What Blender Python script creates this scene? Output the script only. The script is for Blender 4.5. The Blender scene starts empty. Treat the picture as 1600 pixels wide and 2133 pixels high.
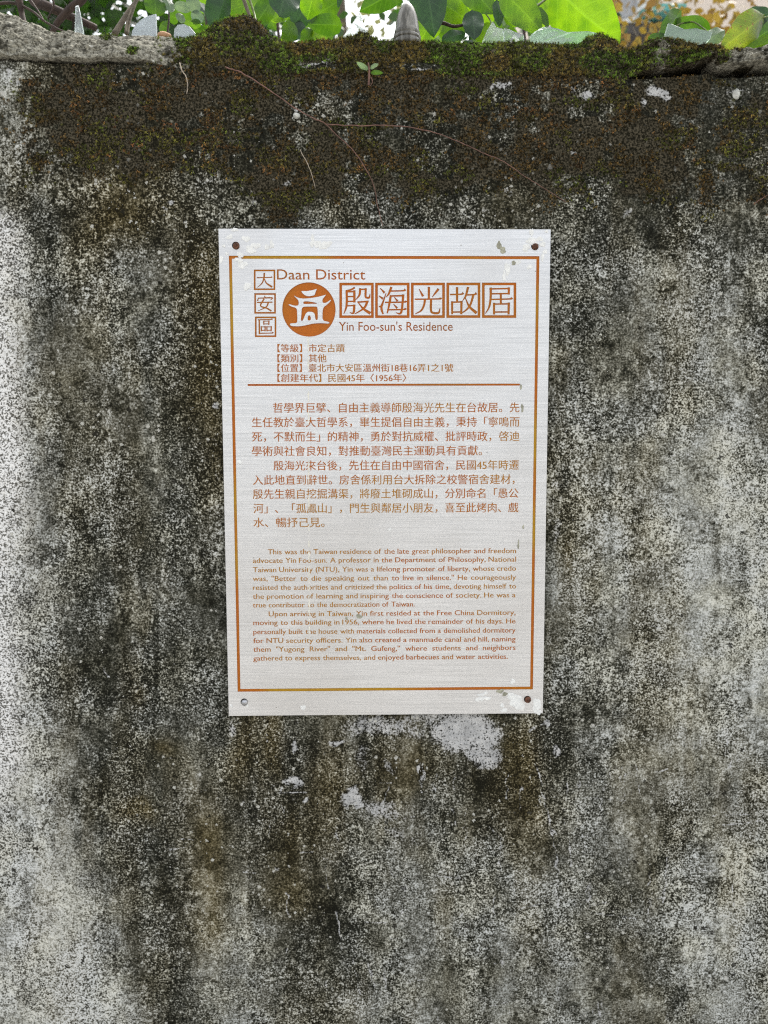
import bpy, math, random
import numpy as np
from mathutils import Vector, Matrix
from mathutils.geometry import delaunay_2d_cdt

R = math.radians
rnd = random.Random(7)
SC = bpy.context.scene
COL = SC.collection

# ------------------------------------------------------------------ camera
PZ = 1.45                                   # height of the plaque's centre above the ground
PT = 0.008                                  # the plaque's face stands this far off the wall
PW, PH = 0.40, 0.601
CAM = np.array([-0.01813, -0.96046, PZ + 0.04391])
PITCH, YAW, ROLL = -0.08942, 0.01661, -0.00265
FPX = 1602.0
_cp, _sp, _cy, _sy = math.cos(PITCH), math.sin(PITCH), math.cos(YAW), math.sin(YAW)
FWD = np.array([_sy * _cp, _cy * _cp, _sp])
_r = np.array([_cy, -_sy, 0.0]); _u = np.cross(_r, FWD)
RIGHT = math.cos(ROLL) * _r + math.sin(ROLL) * _u
UP = -math.sin(ROLL) * _r + math.cos(ROLL) * _u
cd = bpy.data.cameras.new('camera'); cam = bpy.data.objects.new('camera', cd); COL.objects.link(cam)
cd.sensor_fit = 'VERTICAL'; cd.sensor_height = 36.0; cd.lens = FPX / 2133 * 36
cd.clip_start = 0.02; cd.clip_end = 400
cd.dof.use_dof = True; cd.dof.focus_distance = 0.96; cd.dof.aperture_fstop = 6.5
m = Matrix((tuple(RIGHT), tuple(UP), tuple(-FWD))).transposed().to_4x4(); m.translation = Vector(CAM)
cam.matrix_world = m
SC.camera = cam

def at(px, py, Y=0.0):
    """point of the plane y = Y that the photograph shows at pixel (px, py)"""
    d = FWD + RIGHT * ((px - 800.0) / FPX) - UP * ((py - 1066.5) / FPX)
    t = (Y - CAM[1]) / d[1]
    return CAM + d * t
def wall_px(x, z):
    """wall coordinates (m) -> the unit in which the stains are laid out (one photo pixel on the wall face)"""
    q = np.stack([x - CAM[0], np.full_like(x, -CAM[1]), z - CAM[2]], -1)
    a = q @ FWD
    return 800 + FPX * (q @ RIGHT) / a, 1066.5 - FPX * (q @ UP) / a

# ------------------------------------------------------------------ sky and sun
SUN_EL, SUN_AZ = 58.0, 25.0                 # behind the wall, a little to the right: its face is in open shade
w = bpy.data.worlds.new('World'); SC.world = w; w.use_nodes = True
nt = w.node_tree; bg = nt.nodes['Background']
sky = nt.nodes.new('ShaderNodeTexSky'); sky.sky_type = 'NISHITA'; sky.sun_disc = False
sky.sun_elevation = R(SUN_EL); sky.sun_rotation = R(SUN_AZ)
sky.dust_density = 4.0; sky.air_density = 1.0; sky.ozone_density = 1.0
hs = nt.nodes.new('ShaderNodeHueSaturation'); hs.inputs['Saturation'].default_value = 0.25
nt.links.new(sky.outputs[0], hs.inputs['Color']); nt.links.new(hs.outputs[0], bg.inputs['Color'])
bg.inputs['Strength'].default_value = 0.15
sl = bpy.data.lights.new('sun', 'SUN'); so = bpy.data.objects.new('sun', sl); COL.objects.link(so)
sl.energy = 1.4; sl.angle = R(12); sl.color = (1.0, 0.95, 0.87)
sd = Vector((math.sin(R(SUN_AZ)) * math.cos(R(SUN_EL)), math.cos(R(SUN_AZ)) * math.cos(R(SUN_EL)), math.sin(R(SUN_EL))))
so.rotation_euler = sd.to_track_quat('Z', 'Y').to_euler()
so.location = (1, 3, 6)
SC.view_settings.view_transform = 'Standard'; SC.view_settings.look = 'None'
SC.view_settings.gamma = 1.0; SC.view_settings.exposure = 1.6
SC.cycles.use_denoising = False; SC.cycles.filter_width = 1.2; SC.cycles.max_bounces = 8; SC.cycles.transparent_max_bounces = 12

# ------------------------------------------------------------------ helpers
def props(o, label=None, cat=None, group=None, kind=None):
    if label: o['label'] = label
    if cat: o['category'] = cat
    if group: o['group'] = group
    if kind: o['kind'] = kind
    return o
def empty(name, loc, label, cat, group=None):
    o = bpy.data.objects.new(name, None); COL.objects.link(o); o.location = tuple(loc); o.empty_display_size = 0.02
    return props(o, label, cat, group)
def origin(p):
    v = np.zeros(3)
    while p is not None:
        v = v + np.array(p.location); p = p.parent
    return v
def mesh(name, V, F, mat=None, parent=None, smooth=False, attrs=None, uv=None):
    """V: n x 3 world coordinates; F: list of faces, or an int array n x 3 / n x 4"""
    V = np.asarray(V, float).reshape(-1, 3)
    if parent is not None: V = V - origin(parent)
    me = bpy.data.meshes.new(name)
    if isinstance(F, np.ndarray):
        k = F.shape[1]; n = len(F)
        me.vertices.add(len(V)); me.vertices.foreach_set('co', V.astype(np.float32).ravel())
        me.loops.add(n * k); me.loops.foreach_set('vertex_index', F.astype(np.int32).ravel())
        me.polygons.add(n); me.polygons.foreach_set('loop_start', np.arange(0, n * k, k, dtype=np.int32))
        me.update(calc_edges=True)
    else:
        me.from_pydata([tuple(v) for v in V], [], [tuple(f) for f in F]); me.update()
    if smooth: me.polygons.foreach_set('use_smooth', np.ones(len(me.polygons), dtype=bool))
    if attrs:
        for nm, a in attrs.items():
            a = np.asarray(a, np.float32)
            if a.ndim == 1:
                at_ = me.attributes.new(nm, 'FLOAT', 'POINT'); at_.data.foreach_set('value', a)
            else:
                at_ = me.attributes.new(nm, 'FLOAT_COLOR', 'POINT')
                at_.data.foreach_set('color', np.concatenate([a, np.ones((len(a), 1), np.float32)], 1).ravel())
    if uv is not None:
        ly = me.uv_layers.new(name='leaf'); li = np.empty(len(me.loops), np.int32)
        me.loops.foreach_get('vertex_index', li); ly.data.foreach_set('uv', np.asarray(uv, np.float32)[li].ravel())
    if mat: me.materials.append(mat)
    o = bpy.data.objects.new(name, me); COL.objects.link(o)
    if parent is not None: o.parent = parent
    return o
class MB:
    def __init__(s): s.v = []; s.f = []
    def add(s, V, F):
        n = len(s.v); s.v += [tuple(v) for v in V]; s.f += [tuple(i + n for i in f) for f in F]
    def box(s, a, b):
        (x0, y0, z0), (x1, y1, z1) = a, b
        s.add([(x0,y0,z0),(x1,y0,z0),(x1,y1,z0),(x0,y1,z0),(x0,y0,z1),(x1,y0,z1),(x1,y1,z1),(x0,y1,z1)],
              [(0,3,2,1),(4,5,6,7),(0,1,5,4),(1,2,6,5),(2,3,7,6),(3,0,4,7)])
    def tube(s, P, r, n=6):
        P = [Vector(p) for p in P]; rs = r if isinstance(r, (list, tuple)) else [r] * len(P)
        V = []; F = []; ref = Vector((0.13, 0.2, 1)).normalized()
        for i, p in enumerate(P):
            d = (P[min(i + 1, len(P) - 1)] - P[max(i - 1, 0)]).normalized()
            a = d.cross(ref)
            if a.length < 1e-3: a = d.cross(Vector((1, 0, 0)))
            a.normalize(); b = d.cross(a)
            for k in range(n):
                t = 2 * math.pi * k / n; V.append(p + (a * math.cos(t) + b * math.sin(t)) * rs[i])
        for i in range(len(P) - 1):
            for k in range(n):
                F.append((i*n+k, i*n+(k+1)%n, (i+1)*n+(k+1)%n, (i+1)*n+k))
        F.append(tuple(range(n))[::-1]); F.append(tuple((len(P)-1)*n + k for k in range(n)))
        s.add(V, F)
    def lathe(s, c, prof, n=28, axis='z', closed=True):
        V = []; F = []
        for (r, h) in prof:
            for k in range(n):
                t = 2 * math.pi * k / n
                V.append((c[0]+r*math.cos(t), c[1]+r*math.sin(t), c[2]+h) if axis == 'z' else (c[0]+r*math.cos(t), c[1]-h, c[2]+r*math.sin(t)))
        for i in range(len(prof) - 1):
            for k in range(n): F.append((i*n+k, i*n+(k+1)%n, (i+1)*n+(k+1)%n, (i+1)*n+k))
        if closed:
            F.append(tuple(range(n))[::-1]); F.append(tuple((len(prof)-1)*n + k for k in range(n)))
        s.add(V, F)
    def build(s, name, mat, parent=None, smooth=False):
        return mesh(name, np.array(s.v, float), s.f, mat, parent, smooth)
def smooth_path(P, n=6):
    P = [np.array(p, float) for p in P]; P = [2*P[0]-P[1]] + P + [2*P[-1]-P[-2]]; out = []
    for i in range(1, len(P) - 2):
        for k in range(n):
            t = k / n
            out.append(.5*((2*P[i]) + (P[i+1]-P[i-1])*t + (2*P[i-1]-5*P[i]+4*P[i+1]-P[i+2])*t*t + (3*P[i]-P[i-1]-3*P[i+1]+P[i+2])*t**3))
    out.append(P[-2]); return out

# numpy noise
_tabs = [np.random.RandomState(100 + i).rand(256, 256).astype(np.float32) for i in range(8)]
def vnoise(x, y, seed=0):
    T = _tabs[seed % 8]; ox = 37.3 * seed; oy = 91.7 * seed
    x = x + ox; y = y + oy
    xi = np.floor(x).astype(np.int64); yi = np.floor(y).astype(np.int64); fx = x - xi; fy = y - yi
    fx = fx*fx*(3-2*fx); fy = fy*fy*(3-2*fy)
    a = T[xi & 255, yi & 255]; b = T[(xi+1) & 255, yi & 255]; c = T[xi & 255, (yi+1) & 255]; d = T[(xi+1) & 255, (yi+1) & 255]
    return (a*(1-fx)+b*fx)*(1-fy) + (c*(1-fx)+d*fx)*fy
def fbm(x, y, o=4, seed=0, g=.5):
    s = 0; a = 1; t = 0
    for i in range(o):
        s = s + a * vnoise(x * 2**i, y * 2**i, seed + i); t += a; a *= g
    return s / t
def sst(a, b, x):
    t = np.clip((x - a) / (b - a), 0, 1); return t*t*(3-2*t)
def poly(pts, x):
    p = np.array(pts, float); return np.interp(x, p[:, 0], p[:, 1])

# ------------------------------------------------------------------ node helpers
class NT:
    def __init__(s, name):
        s.m = bpy.data.materials.new(name); s.m.use_nodes = True; s.t = s.m.node_tree
        s.b = s.t.nodes['Principled BSDF']; s.out = s.t.nodes['Material Output']
    def n(s, ty, **kw):
        x = s.t.nodes.new(ty)
        for k, v in kw.items(): setattr(x, k, v)
        return x
    def l(s, a, b): s.t.links.new(a, b)
    def setv(s, sock, v):
        if hasattr(v, 'is_linked') or isinstance(v, bpy.types.NodeSocket): s.l(v, sock)
        elif isinstance(v, tuple): sock.default_value = v + (1,) if len(v) == 3 and sock.type == 'RGBA' else v
        else: sock.default_value = v
    def math(s, op, a, b=None, clamp=False):
        x = s.n('ShaderNodeMath', operation=op); x.use_clamp = clamp
        s.setv(x.inputs[0], a)
        if b is not None: s.setv(x.inputs[1], b)
        return x.outputs[0]
    def mix(s, f, a, b, mode='MIX'):
        x = s.n('ShaderNodeMix', data_type='RGBA', blend_type=mode)
        s.setv(x.inputs[0], f); s.setv(x.inputs[6], a); s.setv(x.inputs[7], b)
        return x.outputs[2]
    def ramp(s, v, a, b, smooth=True):
        x = s.n('ShaderNodeMapRange', interpolation_type='SMOOTHSTEP' if smooth else 'LINEAR')
        s.setv(x.inputs[0], v); s.setv(x.inputs[1], a); s.setv(x.inputs[2], b)
        return x.outputs[0]
    def attr(s, name):
        x = s.n('ShaderNodeAttribute', attribute_name=name); return x
    def coords(s, scale=(1, 1, 1), kind='Object'):
        c = s.n('ShaderNodeTexCoord'); mp = s.n('ShaderNodeMapping'); mp.inputs['Scale'].default_value = scale
        s.l(c.outputs[kind], mp.inputs[0]); return mp.outputs[0]
    def noise(s, vec, scale, detail=3, rough=.55, dist=0.0):
        x = s.n('ShaderNodeTexNoise'); s.l(vec, x.inputs['Vector'])
        x.inputs['Scale'].default_value = scale; x.inputs['Detail'].default_value = detail
        x.inputs['Roughness'].default_value = rough; x.inputs['Distortion'].default_value = dist
        return x.outputs['Fac']
    def bump(s, h, strength, dist):
        x = s.n('ShaderNodeBump'); x.inputs['Strength'].default_value = strength; x.inputs['Distance'].default_value = dist
        s.l(h, x.inputs['Height']); s.l(x.outputs[0], s.b.inputs['Normal'])
    def base(s, c): s.setv(s.b.inputs['Base Color'], c)
    def rough(s, v): s.setv(s.b.inputs['Roughness'], v)
    def metal(s, v): s.setv(s.b.inputs['Metallic'], v)
def simple(name, col, rough=.6, metal=0.0, var=.25, scale=30, bump=0.0, col2=None):
    k = NT(name); v = k.coords(); n = k.noise(v, scale, 4, .6)
    c2 = col2 or tuple(x * (1 - var) for x in col)
    k.base(k.mix(k.ramp(n, .35, .65), c2, col)); k.rough(rough); k.metal(metal)
    if bump: k.bump(k.noise(v, scale * 3, 3), bump, .002)
    return k.m

# ------------------------------------------------------------------ wall material
def wall_material(name, coping=False):
    k = NT(name); v = k.coords()
    cov = k.attr('mildew').outputs['Fac']; brown = k.attr('ochre').outputs['Fac']
    lime = k.attr('lime').outputs['Fac']; soil = k.attr('soil').outputs['Fac']; left_light = k.attr('left_light').outputs['Fac']
    tan = k.attr('tan').outputs['Fac']
    f1 = k.noise(v, 430, 2.5, .6)                            # sand grains
    f2 = k.noise(v, 170, 3, .62)                              # clusters of grains
    vs = k.coords((1, 1, .30)); f3 = k.noise(vs, 60, 3, .6)   # short runs down the face
    vh = k.coords((.35, 1, 1.3)); f4 = k.noise(vh, 420, 2, .6)
    n = k.math('ADD', k.math('MULTIPLY', f1, .54), k.math('ADD', k.math('MULTIPLY', f2, .26), k.math('ADD', k.math('MULTIPLY', f3, .06), k.math('MULTIPLY', f4, .14))))
    thr = k.math('ADD', k.math('MULTIPLY', k.math('SUBTRACT', cov, .5), .27), .5)
    amp = k.math('ADD', k.math('MULTIPLY', k.ramp(k.noise(k.coords((1, 1, .55)), 11, 4, .6), .36, .64), .75), .50)   # sandy here, filmed over there
    d = k.math('ADD', k.math('MULTIPLY', k.math('SUBTRACT', n, .5), amp), k.math('SUBTRACT', .5, thr))
    v2 = k.noise(v, 45, 4, .6)
    def cr(stops):
        x = k.n('ShaderNodeValToRGB'); e = x.color_ramp.elements
        while len(e) < len(stops): e.new(.5)
        for el, (p, c_) in zip(e, stops): el.position = p; el.color = c_ + (1,)
        k.l(k.ramp(d, -.105, .105, False), x.inputs[0]); return x.outputs[0]
    stone_ = cr([(0, (.010, .010, .007)), (.24, (.030, .030, .021)), (.42, (.080, .077, .060)), (.58, (.185, .180, .148)), (.76, (.34, .338, .295)), (1, (.58, .575, .52))])
    stone2 = cr([(0, (.014, .011, .005)), (.24, (.038, .030, .012)), (.42, (.085, .066, .027)), (.60, (.165, .135, .070)), (.80, (.33, .29, .20)), (1, (.52, .49, .40))])
    c = k.mix(k.math('MULTIPLY', brown, .85), stone_, stone2)
    tint = k.mix(k.ramp(k.noise(v, 16, 3, .5), .38, .64), (.95, .98, 1.03), (1.02, 1.01, .93)); c = k.mix(.7, c, k.mix(1.0, c, tint, 'MULTIPLY'))
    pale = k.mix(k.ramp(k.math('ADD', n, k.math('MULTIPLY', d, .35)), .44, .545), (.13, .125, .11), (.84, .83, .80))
    c = k.mix(left_light, c, pale)  # bright light at the wall's left edge, mixed in as pale colour
    mort = k.mix(k.ramp(k.math('ADD', k.math('MULTIPLY', f1, .55), k.math('MULTIPLY', f2, .45)), .38, .60), (.075, .070, .053), (.31, .295, .235))
    mort = k.mix(k.ramp(k.math('ADD', k.noise(v, 40, 4, .65), k.math('MULTIPLY', k.math('SUBTRACT', cov, .5), .5)), .52, .68), mort, (.030, .028, .020))
    c = k.mix(tan, c, mort)
    # lime bloom, ragged where its grain is low
    li = k.ramp(k.math('ADD', lime, k.math('MULTIPLY', k.math('SUBTRACT', k.math('ADD', k.math('MULTIPLY', f1, .5), k.math('MULTIPLY', f2, .5)), .5), 1.6)), .36, .76)
    li = k.math('MULTIPLY', li, k.ramp(k.math('ADD', n, k.math('MULTIPLY', lime, .10)), .47, .58))
    c = k.mix(k.math('MULTIPLY', li, .88), c, k.mix(k.ramp(v2, .4, .6), (.42, .42, .41), (.57, .565, .545)))
    so_ = k.ramp(k.math('ADD', soil, k.math('MULTIPLY', k.math('SUBTRACT', f2, .5), 1.2)), .35, .65)
    c = k.mix(k.math('MULTIPLY', so_, k.math('SUBTRACT', 1.0, li)), c, k.mix(k.ramp(f1, .40, .66), (.010, .009, .005), (.082, .070, .046)))
    # scattered white grains
    for sc, thr_, col, keep in ((75, .20, (.52, .51, .46), .90), (150, .32, (.50, .49, .43), .70), (95, .34, (.016, .015, .011), .80)):
        vo = k.n('ShaderNodeTexVoronoi'); k.l(v, vo.inputs['Vector']); vo.inputs['Scale'].default_value = sc
        cs_ = k.n('ShaderNodeSeparateXYZ'); k.l(vo.outputs['Color'], cs_.inputs[0])
        rad = k.math('MULTIPLY', k.ramp(cs_.outputs[0], keep, 1.0, False), thr_)
        edge = k.math('ADD', vo.outputs['Distance'], k.math('MULTIPLY', k.math('SUBTRACT', f1, .5), .9))
        c = k.mix(k.math('MULTIPLY', k.math('LESS_THAN', edge, rad), k.math('MULTIPLY', k.ramp(cs_.outputs[1], .1, .6), k.math('SUBTRACT', .85, k.math('MULTIPLY', soil, .75)))), c, col)
    k.base(c); k.rough(.95); k.b.inputs['Specular IOR Level'].default_value = .06
    h = k.math('ADD', k.math('MULTIPLY', f1, .6), k.math('MULTIPLY', f2, .5))
    k.bump(h, .55, .0022)
    return k.m
M_WALL = wall_material('weathered_render'); M_COPE = M_WALL

# ------------------------------------------------------------------ stain maps and the painted left-edge light, laid out on the wall face
def blob(X, Y, x, y, rx, ry, a, p=1.0):
    return a * np.exp(-(((X - x) / rx) ** 2 + ((Y - y) / ry) ** 2) ** p)
def moss_map(X, Y):
    e = 110 * (fbm(X / 55, Y / 120, 5, 3) - .5)
    n = fbm(X / 60, Y / 45, 4, 5); n2 = fbm(X / 22, Y / 18, 3, 1)
    low = poly([(-400, 380), (60, 385), (300, 385), (420, 400), (560, 440), (640, 450), (780, 420), (1000, 418), (1200, 425), (1400, 430), (1700, 430)], X)
    band = sst(low + 26, low - 60, Y + e) * sst(20, 75, X + e * 1.2)
    cap = np.maximum(sst(330, 450, X + e * 1.2), .8 * sst(.52, .60, n) * sst(150, 240, X)) * sst(1440, 1340, X + e * 1.2)
    cap = np.maximum(cap, .85 * sst(.50, .57, n) * sst(1340, 1420, X)) * (Y < 175)
    d = np.maximum(band * (.04 + 1.15 * sst(.40, .54, n) * sst(.32, .52, n2)), 0)
    d = np.where(Y < 165, np.maximum(cap * (.80 + .4 * sst(.3, .55, n2)), d * .35 * (cap > 0)), d)
    d = d * (1 - .85 * sst(.0, .8, blob(X, Y, 1375, 195, 40, 28, 1) + blob(X, Y, 1225, 193, 28, 14, 1) + blob(X, Y, 1520, 196, 42, 18, 1)
                          + blob(X, Y, 670, 138, 55, 9, 1) + blob(X, Y, 880, 140, 60, 10, 1) + blob(X, Y, 1040, 180, 30, 12, 1) + blob(X, Y, 640, 300, 40, 60, .6)
                          + blob(X, Y, 420, 390, 60, 30, .9) + blob(X, Y, 900, 300, 70, 30, .5)))
    return np.clip(d, 0, 1.2), band, cap
_rs = random.Random(9)
SCR = [[(1115,1590),(1140,1690),(1160,1790),(1163,1890)], [(1185,1750),(1190,1820),(1197,1885)], [(1130,1705),(1160,1740)], [(1290,1805),(1312,1850),(1320,1900)],
       [(1350,1800),(1358,1860),(1350,1920)], [(1387,1815),(1383,1880)], [(1208,1705),(1216,1745)], [(735,1995),(750,2070)], [(765,1985),(780,2065)], [(800,2020),(806,2080)],
       [(845,1845),(838,1905)], [(598,1860),(600,1905)], [(1010,1715),(1060,1760)], [(1460,1130),(1455,1180),(1440,1220)], [(1235,1885),(1260,1880)], [(1100,1820),(1125,1860)],
       [(215,1390),(224,1410)], [(700,1900),(712,1980)], [(870,1590),(880,1640)], [(1230,1900),(1330,1915)], [(1215,1660),(1300,1668)], [(1480,1700),(1560,1696)],
       [(1500,1720),(1590,1710)], [(1380,950),(1450,945)], [(1340,1300),(1480,1330)], [(360,1745),(405,1750)], [(355,1770),(400,1762)]]
for _i in range(70):
    _x, _y = (_rs.uniform(900, 1600), _rs.uniform(1500, 2130)) if _i < 46 else (_rs.uniform(480, 1100), _rs.uniform(1600, 2130))
    _v = _rs.random() < .7; _l = _rs.uniform(15, 70); _dx, _dy = (_rs.uniform(-.18, .18) * _l, _l) if _v else (_l * .8, _rs.uniform(-.2, .1) * _l)
    SCR.append([(_x, _y), (_x + _dx * .5 + _rs.uniform(-3, 3), _y + _dy * .5), (_x + _dx, _y + _dy)])
def seg_dist(X, Y, P):
    d = np.full(X.shape, 1e9)
    for (x0, y0), (x1, y1) in zip(P[:-1], P[1:]):
        dx, dy = x1 - x0, y1 - y0
        t = np.clip(((X - x0) * dx + (Y - y0) * dy) / (dx*dx + dy*dy), 0, 1)
        d = np.minimum(d, np.hypot(X - x0 - t*dx, Y - y0 - t*dy))
    return d
def RUNS(X, Y):
    r = random.Random(21); out = np.zeros_like(X)
    for i in range(110):
        under = i % 3 == 0
        x = r.uniform(490, 1140) if under else r.uniform(-60, 1660); y0 = 1490 + r.uniform(0, 60) if under else r.uniform(380, 1500); ln = r.uniform(120, 620); w = r.uniform(3, 13)
        a = r.choice([.13, .10, .07, -.09, -.14]); lean = r.uniform(-.03, .03)
        t = (Y - y0) / ln; m = (t > -.05) & (t < 1)
        if not m.any(): continue
        out += a * np.exp(-((X - x - lean * (Y - y0)) / (w * (1.15 - .6 * np.clip(t, 0, 1)))) ** 2) * sst(-.05, .03, t) * sst(1, .55, t) * (.5 + .9 * vnoise(X / 8, Y / 26, 3))
    return out
def stains(X, Y):
    wx = X + 70 * (fbm(X / 130, Y / 200, 4, 0) - .5); wy = Y + 90 * (fbm(X / 110, Y / 160, 4, 2) - .5)
    mo = fbm(X / 150, Y / 260, 5, 4); st = fbm(X / 16, Y / 300, 4, 6); st2 = fbm(X / 60, Y / 700, 3, 1); sm = fbm(X / 36, Y / 40, 4, 7)
    c = .585 + .26 * (mo - .5) + .14 * (st - .5) + .12 * (st2 - .5) + .34 * (sm - .5)
    cal = 1 - .6 * sst(1450, 1700, Y) * sst(400, 700, X)
    b1 = fbm(X / 26, Y / 34, 5, 3, .6); b2 = fbm(X / 13, Y / 15, 4, 0, .6); b3 = fbm(X / 70, Y / 90, 5, 7, .6)
    c = c + .17 * sst(.54, .60, b1) * sst(.42, .56, b3) - .15 * sst(.57, .64, b2) * sst(.42, .55, fbm(X / 90, Y / 140, 3, 6)) - .05 * sst(.56, .64, b3)
    c = c - .050 * sst(1130, 1330, X) * sst(430, 600, Y) - .03 * sst(420, 520, Y)
    c = c - .10 * (st - .5) * (1 - cal) - .03 * (1 - cal) + cal * RUNS(X + 10 * (fbm(X / 20, Y / 60, 3, 5) - .5), Y)
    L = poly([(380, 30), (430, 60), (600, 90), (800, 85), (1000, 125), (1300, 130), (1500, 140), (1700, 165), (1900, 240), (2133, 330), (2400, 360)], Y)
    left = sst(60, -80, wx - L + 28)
    c = c - .27 * left * sst(400, 470, wy)  # thinner mildew on the left, also carrying the brighter light there
    for b in [(330, 640, 140, 260, .08), (400, 800, 60, 260, .09), (260, 760, 60, 120, -.10), (330, 1150, 150, 160, .02), (300, 1500, 110, 190, .11), (240, 1600, 90, 200, .10), (340, 1760, 110, 110, .09),
              (370, 2030, 40, 170, .22), (190, 1340, 60, 160, .08), (190, 1130, 60, 120, .07), (150, 1000, 60, 60, -.10), (560, 1640, 120, 170, .10), (640, 1780, 110, 140, .12), (820, 1600, 120, 90, .22), (1060, 1630, 110, 110, .22),
              (705, 1930, 46, 60, .24), (640, 2020, 90, 110, .08), (900, 1900, 160, 110, -.05), (520, 1950, 60, 200, -.16), (850, 2100, 250, 70, -.05),
              (1210, 1700, 90, 130, -.02), (1560, 1640, 60, 110, .14), (1440, 1750, 80, 110, .14), (1300, 1880, 90, 100, .06), (1530, 1950, 120, 260, -.18), (1500, 1400, 170, 330, -.16),
              (1530, 1000, 130, 220, -.18), (1250, 1500, 120, 80, .06), (1170, 1560, 60, 80, .20), (1230, 720, 100, 190, .14), (1450, 700, 150, 160, -.02), (1300, 470, 300, 40, .04),
              (1560, 520, 70, 60, -.05), (470, 440, 90, 26, -.10), (120, 450, 90, 40, .10), (30, 300, 45, 90, -.35), (20, 170, 40, 40, -.30), (1240, 1180, 110, 200, -.06), (460, 1250, 25, 300, .1)]:  # last blob: shade along the plaque's left edge, put into the mildew tone
        c = c + blob(wx, wy, *b)
    m_, band, cap = moss_map(X, Y)
    c = np.where(Y < 520, c + .12 * band + .08, c)
    left_light = .72 * sst(50, -40, wx - poly([(400, 0), (440, 10), (520, 35), (700, 25), (800, 10), (980, 35), (1100, 40), (1250, 25), (1400, 45), (1560, 40), (1700, -10), (1900, -30)], Y)) * sst(420, 470, Y) * sst(1850, 1500, Y)  # near-white light on the left edge, painted into the wall colour
    left_light = left_light + .13 * left * sst(400, 470, wy)  # the same painted light, weaker, over the wider left side
    ochre = .30 * sst(.45, .7, fbm(X / 60, Y / 220, 4, 2))
    for b in [(260, 470, 90, 70, .8), (400, 560, 60, 90, .6), (420, 760, 40, 220, .65), (440, 950, 30, 200, .5), (520, 1570, 30, 90, .9), (575, 1560, 18, 70, .8), (620, 1880, 60, 60, .7), (450, 1720, 40, 120, .6), (440, 1900, 40, 110, .6),
              (690, 1640, 60, 90, .6), (860, 1600, 110, 80, .5), (1080, 1580, 50, 60, .85), (1100, 1680, 60, 70, .6), (600, 1780, 80, 80, .5), (280, 1690, 45, 22, .9), (280, 1460, 20, 25, .7), (340, 1550, 25, 20, .8), (1190, 1170, 12, 60, .5), (250, 350, 250, 60, .4)]:
        ochre = ochre + blob(wx, wy, *b)
    lime = np.zeros_like(X)
    lx = X + 46 * (fbm(X / 40, Y / 40, 4, 1) - .5); ly = Y + 46 * (fbm(X / 36, Y / 44, 4, 3) - .5)
    for b in [(970, 1528, 82, 42, 1.0), (1010, 1570, 40, 30, .8), (800, 1518, 110, 28, .62), (905, 1500, 100, 18, .6), (700, 1543, 24, 10, .75), (760, 1590, 24, 50, .45), (735, 1668, 32, 22, 1.0), (790, 1690, 44, 26, .66), (820, 1730, 34, 22, .5), (860, 1745, 20, 14, .45),
              (620, 1558, 9, 11, .9), (612, 1632, 18, 12, .8), (640, 1672, 9, 9, .8), (552, 1552, 7, 6, .8), (598, 1652, 5, 14, .6), (700, 1737, 5, 14, .7), (582, 1805, 10, 10, .7), (882, 1612, 6, 26, .6), (810, 1600, 8, 18, .55),
              (1152, 1570, 7, 20, .8), (1118, 1527, 6, 9, .7), (1132, 1512, 6, 8, .8), (495, 1520, 9, 30, .6), (1158, 1000, 16, 30, .45), (1150, 1105, 14, 50, .50), (1190, 1150, 60, 40, .34), (1250, 1120, 60, 60, .26), (1160, 1350, 20, 60, .36),
              (1170, 1420, 30, 60, .30), (1230, 950, 50, 60, .28), (1190, 700, 18, 60, .25), (450, 850, 14, 12, .7), (460, 905, 12, 16, .4), (440, 920, 8, 30, .35), (458, 1000, 8, 30, .36),
              (1375, 190, 26, 17, 1.0), (1393, 207, 14, 10, .9), (1350, 212, 7, 14, .7), (1228, 192, 16, 10, .95), (1190, 180, 18, 6, .6), (1525, 190, 18, 6, .6), (1190, 213, 4, 5, .8), (1045, 178, 20, 8, .75), (880, 140, 46, 6, .55), (670, 138, 44, 6, .6),
              (618, 240, 7, 6, .8), (590, 385, 8, 6, .6), (520, 415, 20, 20, .42), (420, 385, 28, 22, .40), (350, 428, 14, 7, .75), (335, 440, 10, 6, .6), (1150, 250, 6, 14, .45), (860, 200, 10, 26, .4), (1440, 300, 8, 12, .42), (1345, 300, 7, 14, .4),
              (1200, 325, 8, 12, .6), (1214, 275, 5, 20, .5), (1060, 400, 10, 10, .55), (1200, 385, 9, 8, .5), (1310, 450, 14, 12, .5), (1450, 450, 12, 14, .45), (1000, 440, 160, 14, .34), (640, 460, 70, 14, .38), (20, 140, 14, 16, .7), (45, 180, 5, 8, .7), (90, 120, 8, 6, .6)]:
        lime = np.maximum(lime, b[4] * np.exp(-(((lx - b[0]) / b[2]) ** 2 + ((ly - b[1]) / b[3]) ** 2) ** 1.4))
    for P in SCR:
        dd = seg_dist(X + 8 * (vnoise(X / 9, Y / 9, 2) - .5), Y, P)
        lime = np.maximum(lime, (.72 + .18 * (len(P) == 4)) * np.exp(-(dd / 2.4) ** 2) * (.45 + .75 * vnoise(X / 7, Y / 11, 5)))
    soil = np.maximum(band * (.05 + .80 * sst(.40, .60, fbm(X / 60, Y / 60, 4, 2))), m_ * .9)
    c = .535 + .80 * (c - .545)
    return np.clip(c, .02, 1.0), np.clip(ochre, 0, 1), np.clip(lime, 0, 1), np.clip(soil, 0, 1), np.clip(left_light, 0, 1)
def stain_attrs(X, Y):
    c, o, l, s, cl = stains(X, Y)
    return {'mildew': c, 'ochre': o, 'lime': l, 'soil': s, 'left_light': cl, 'tan': 0 * c}

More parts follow.
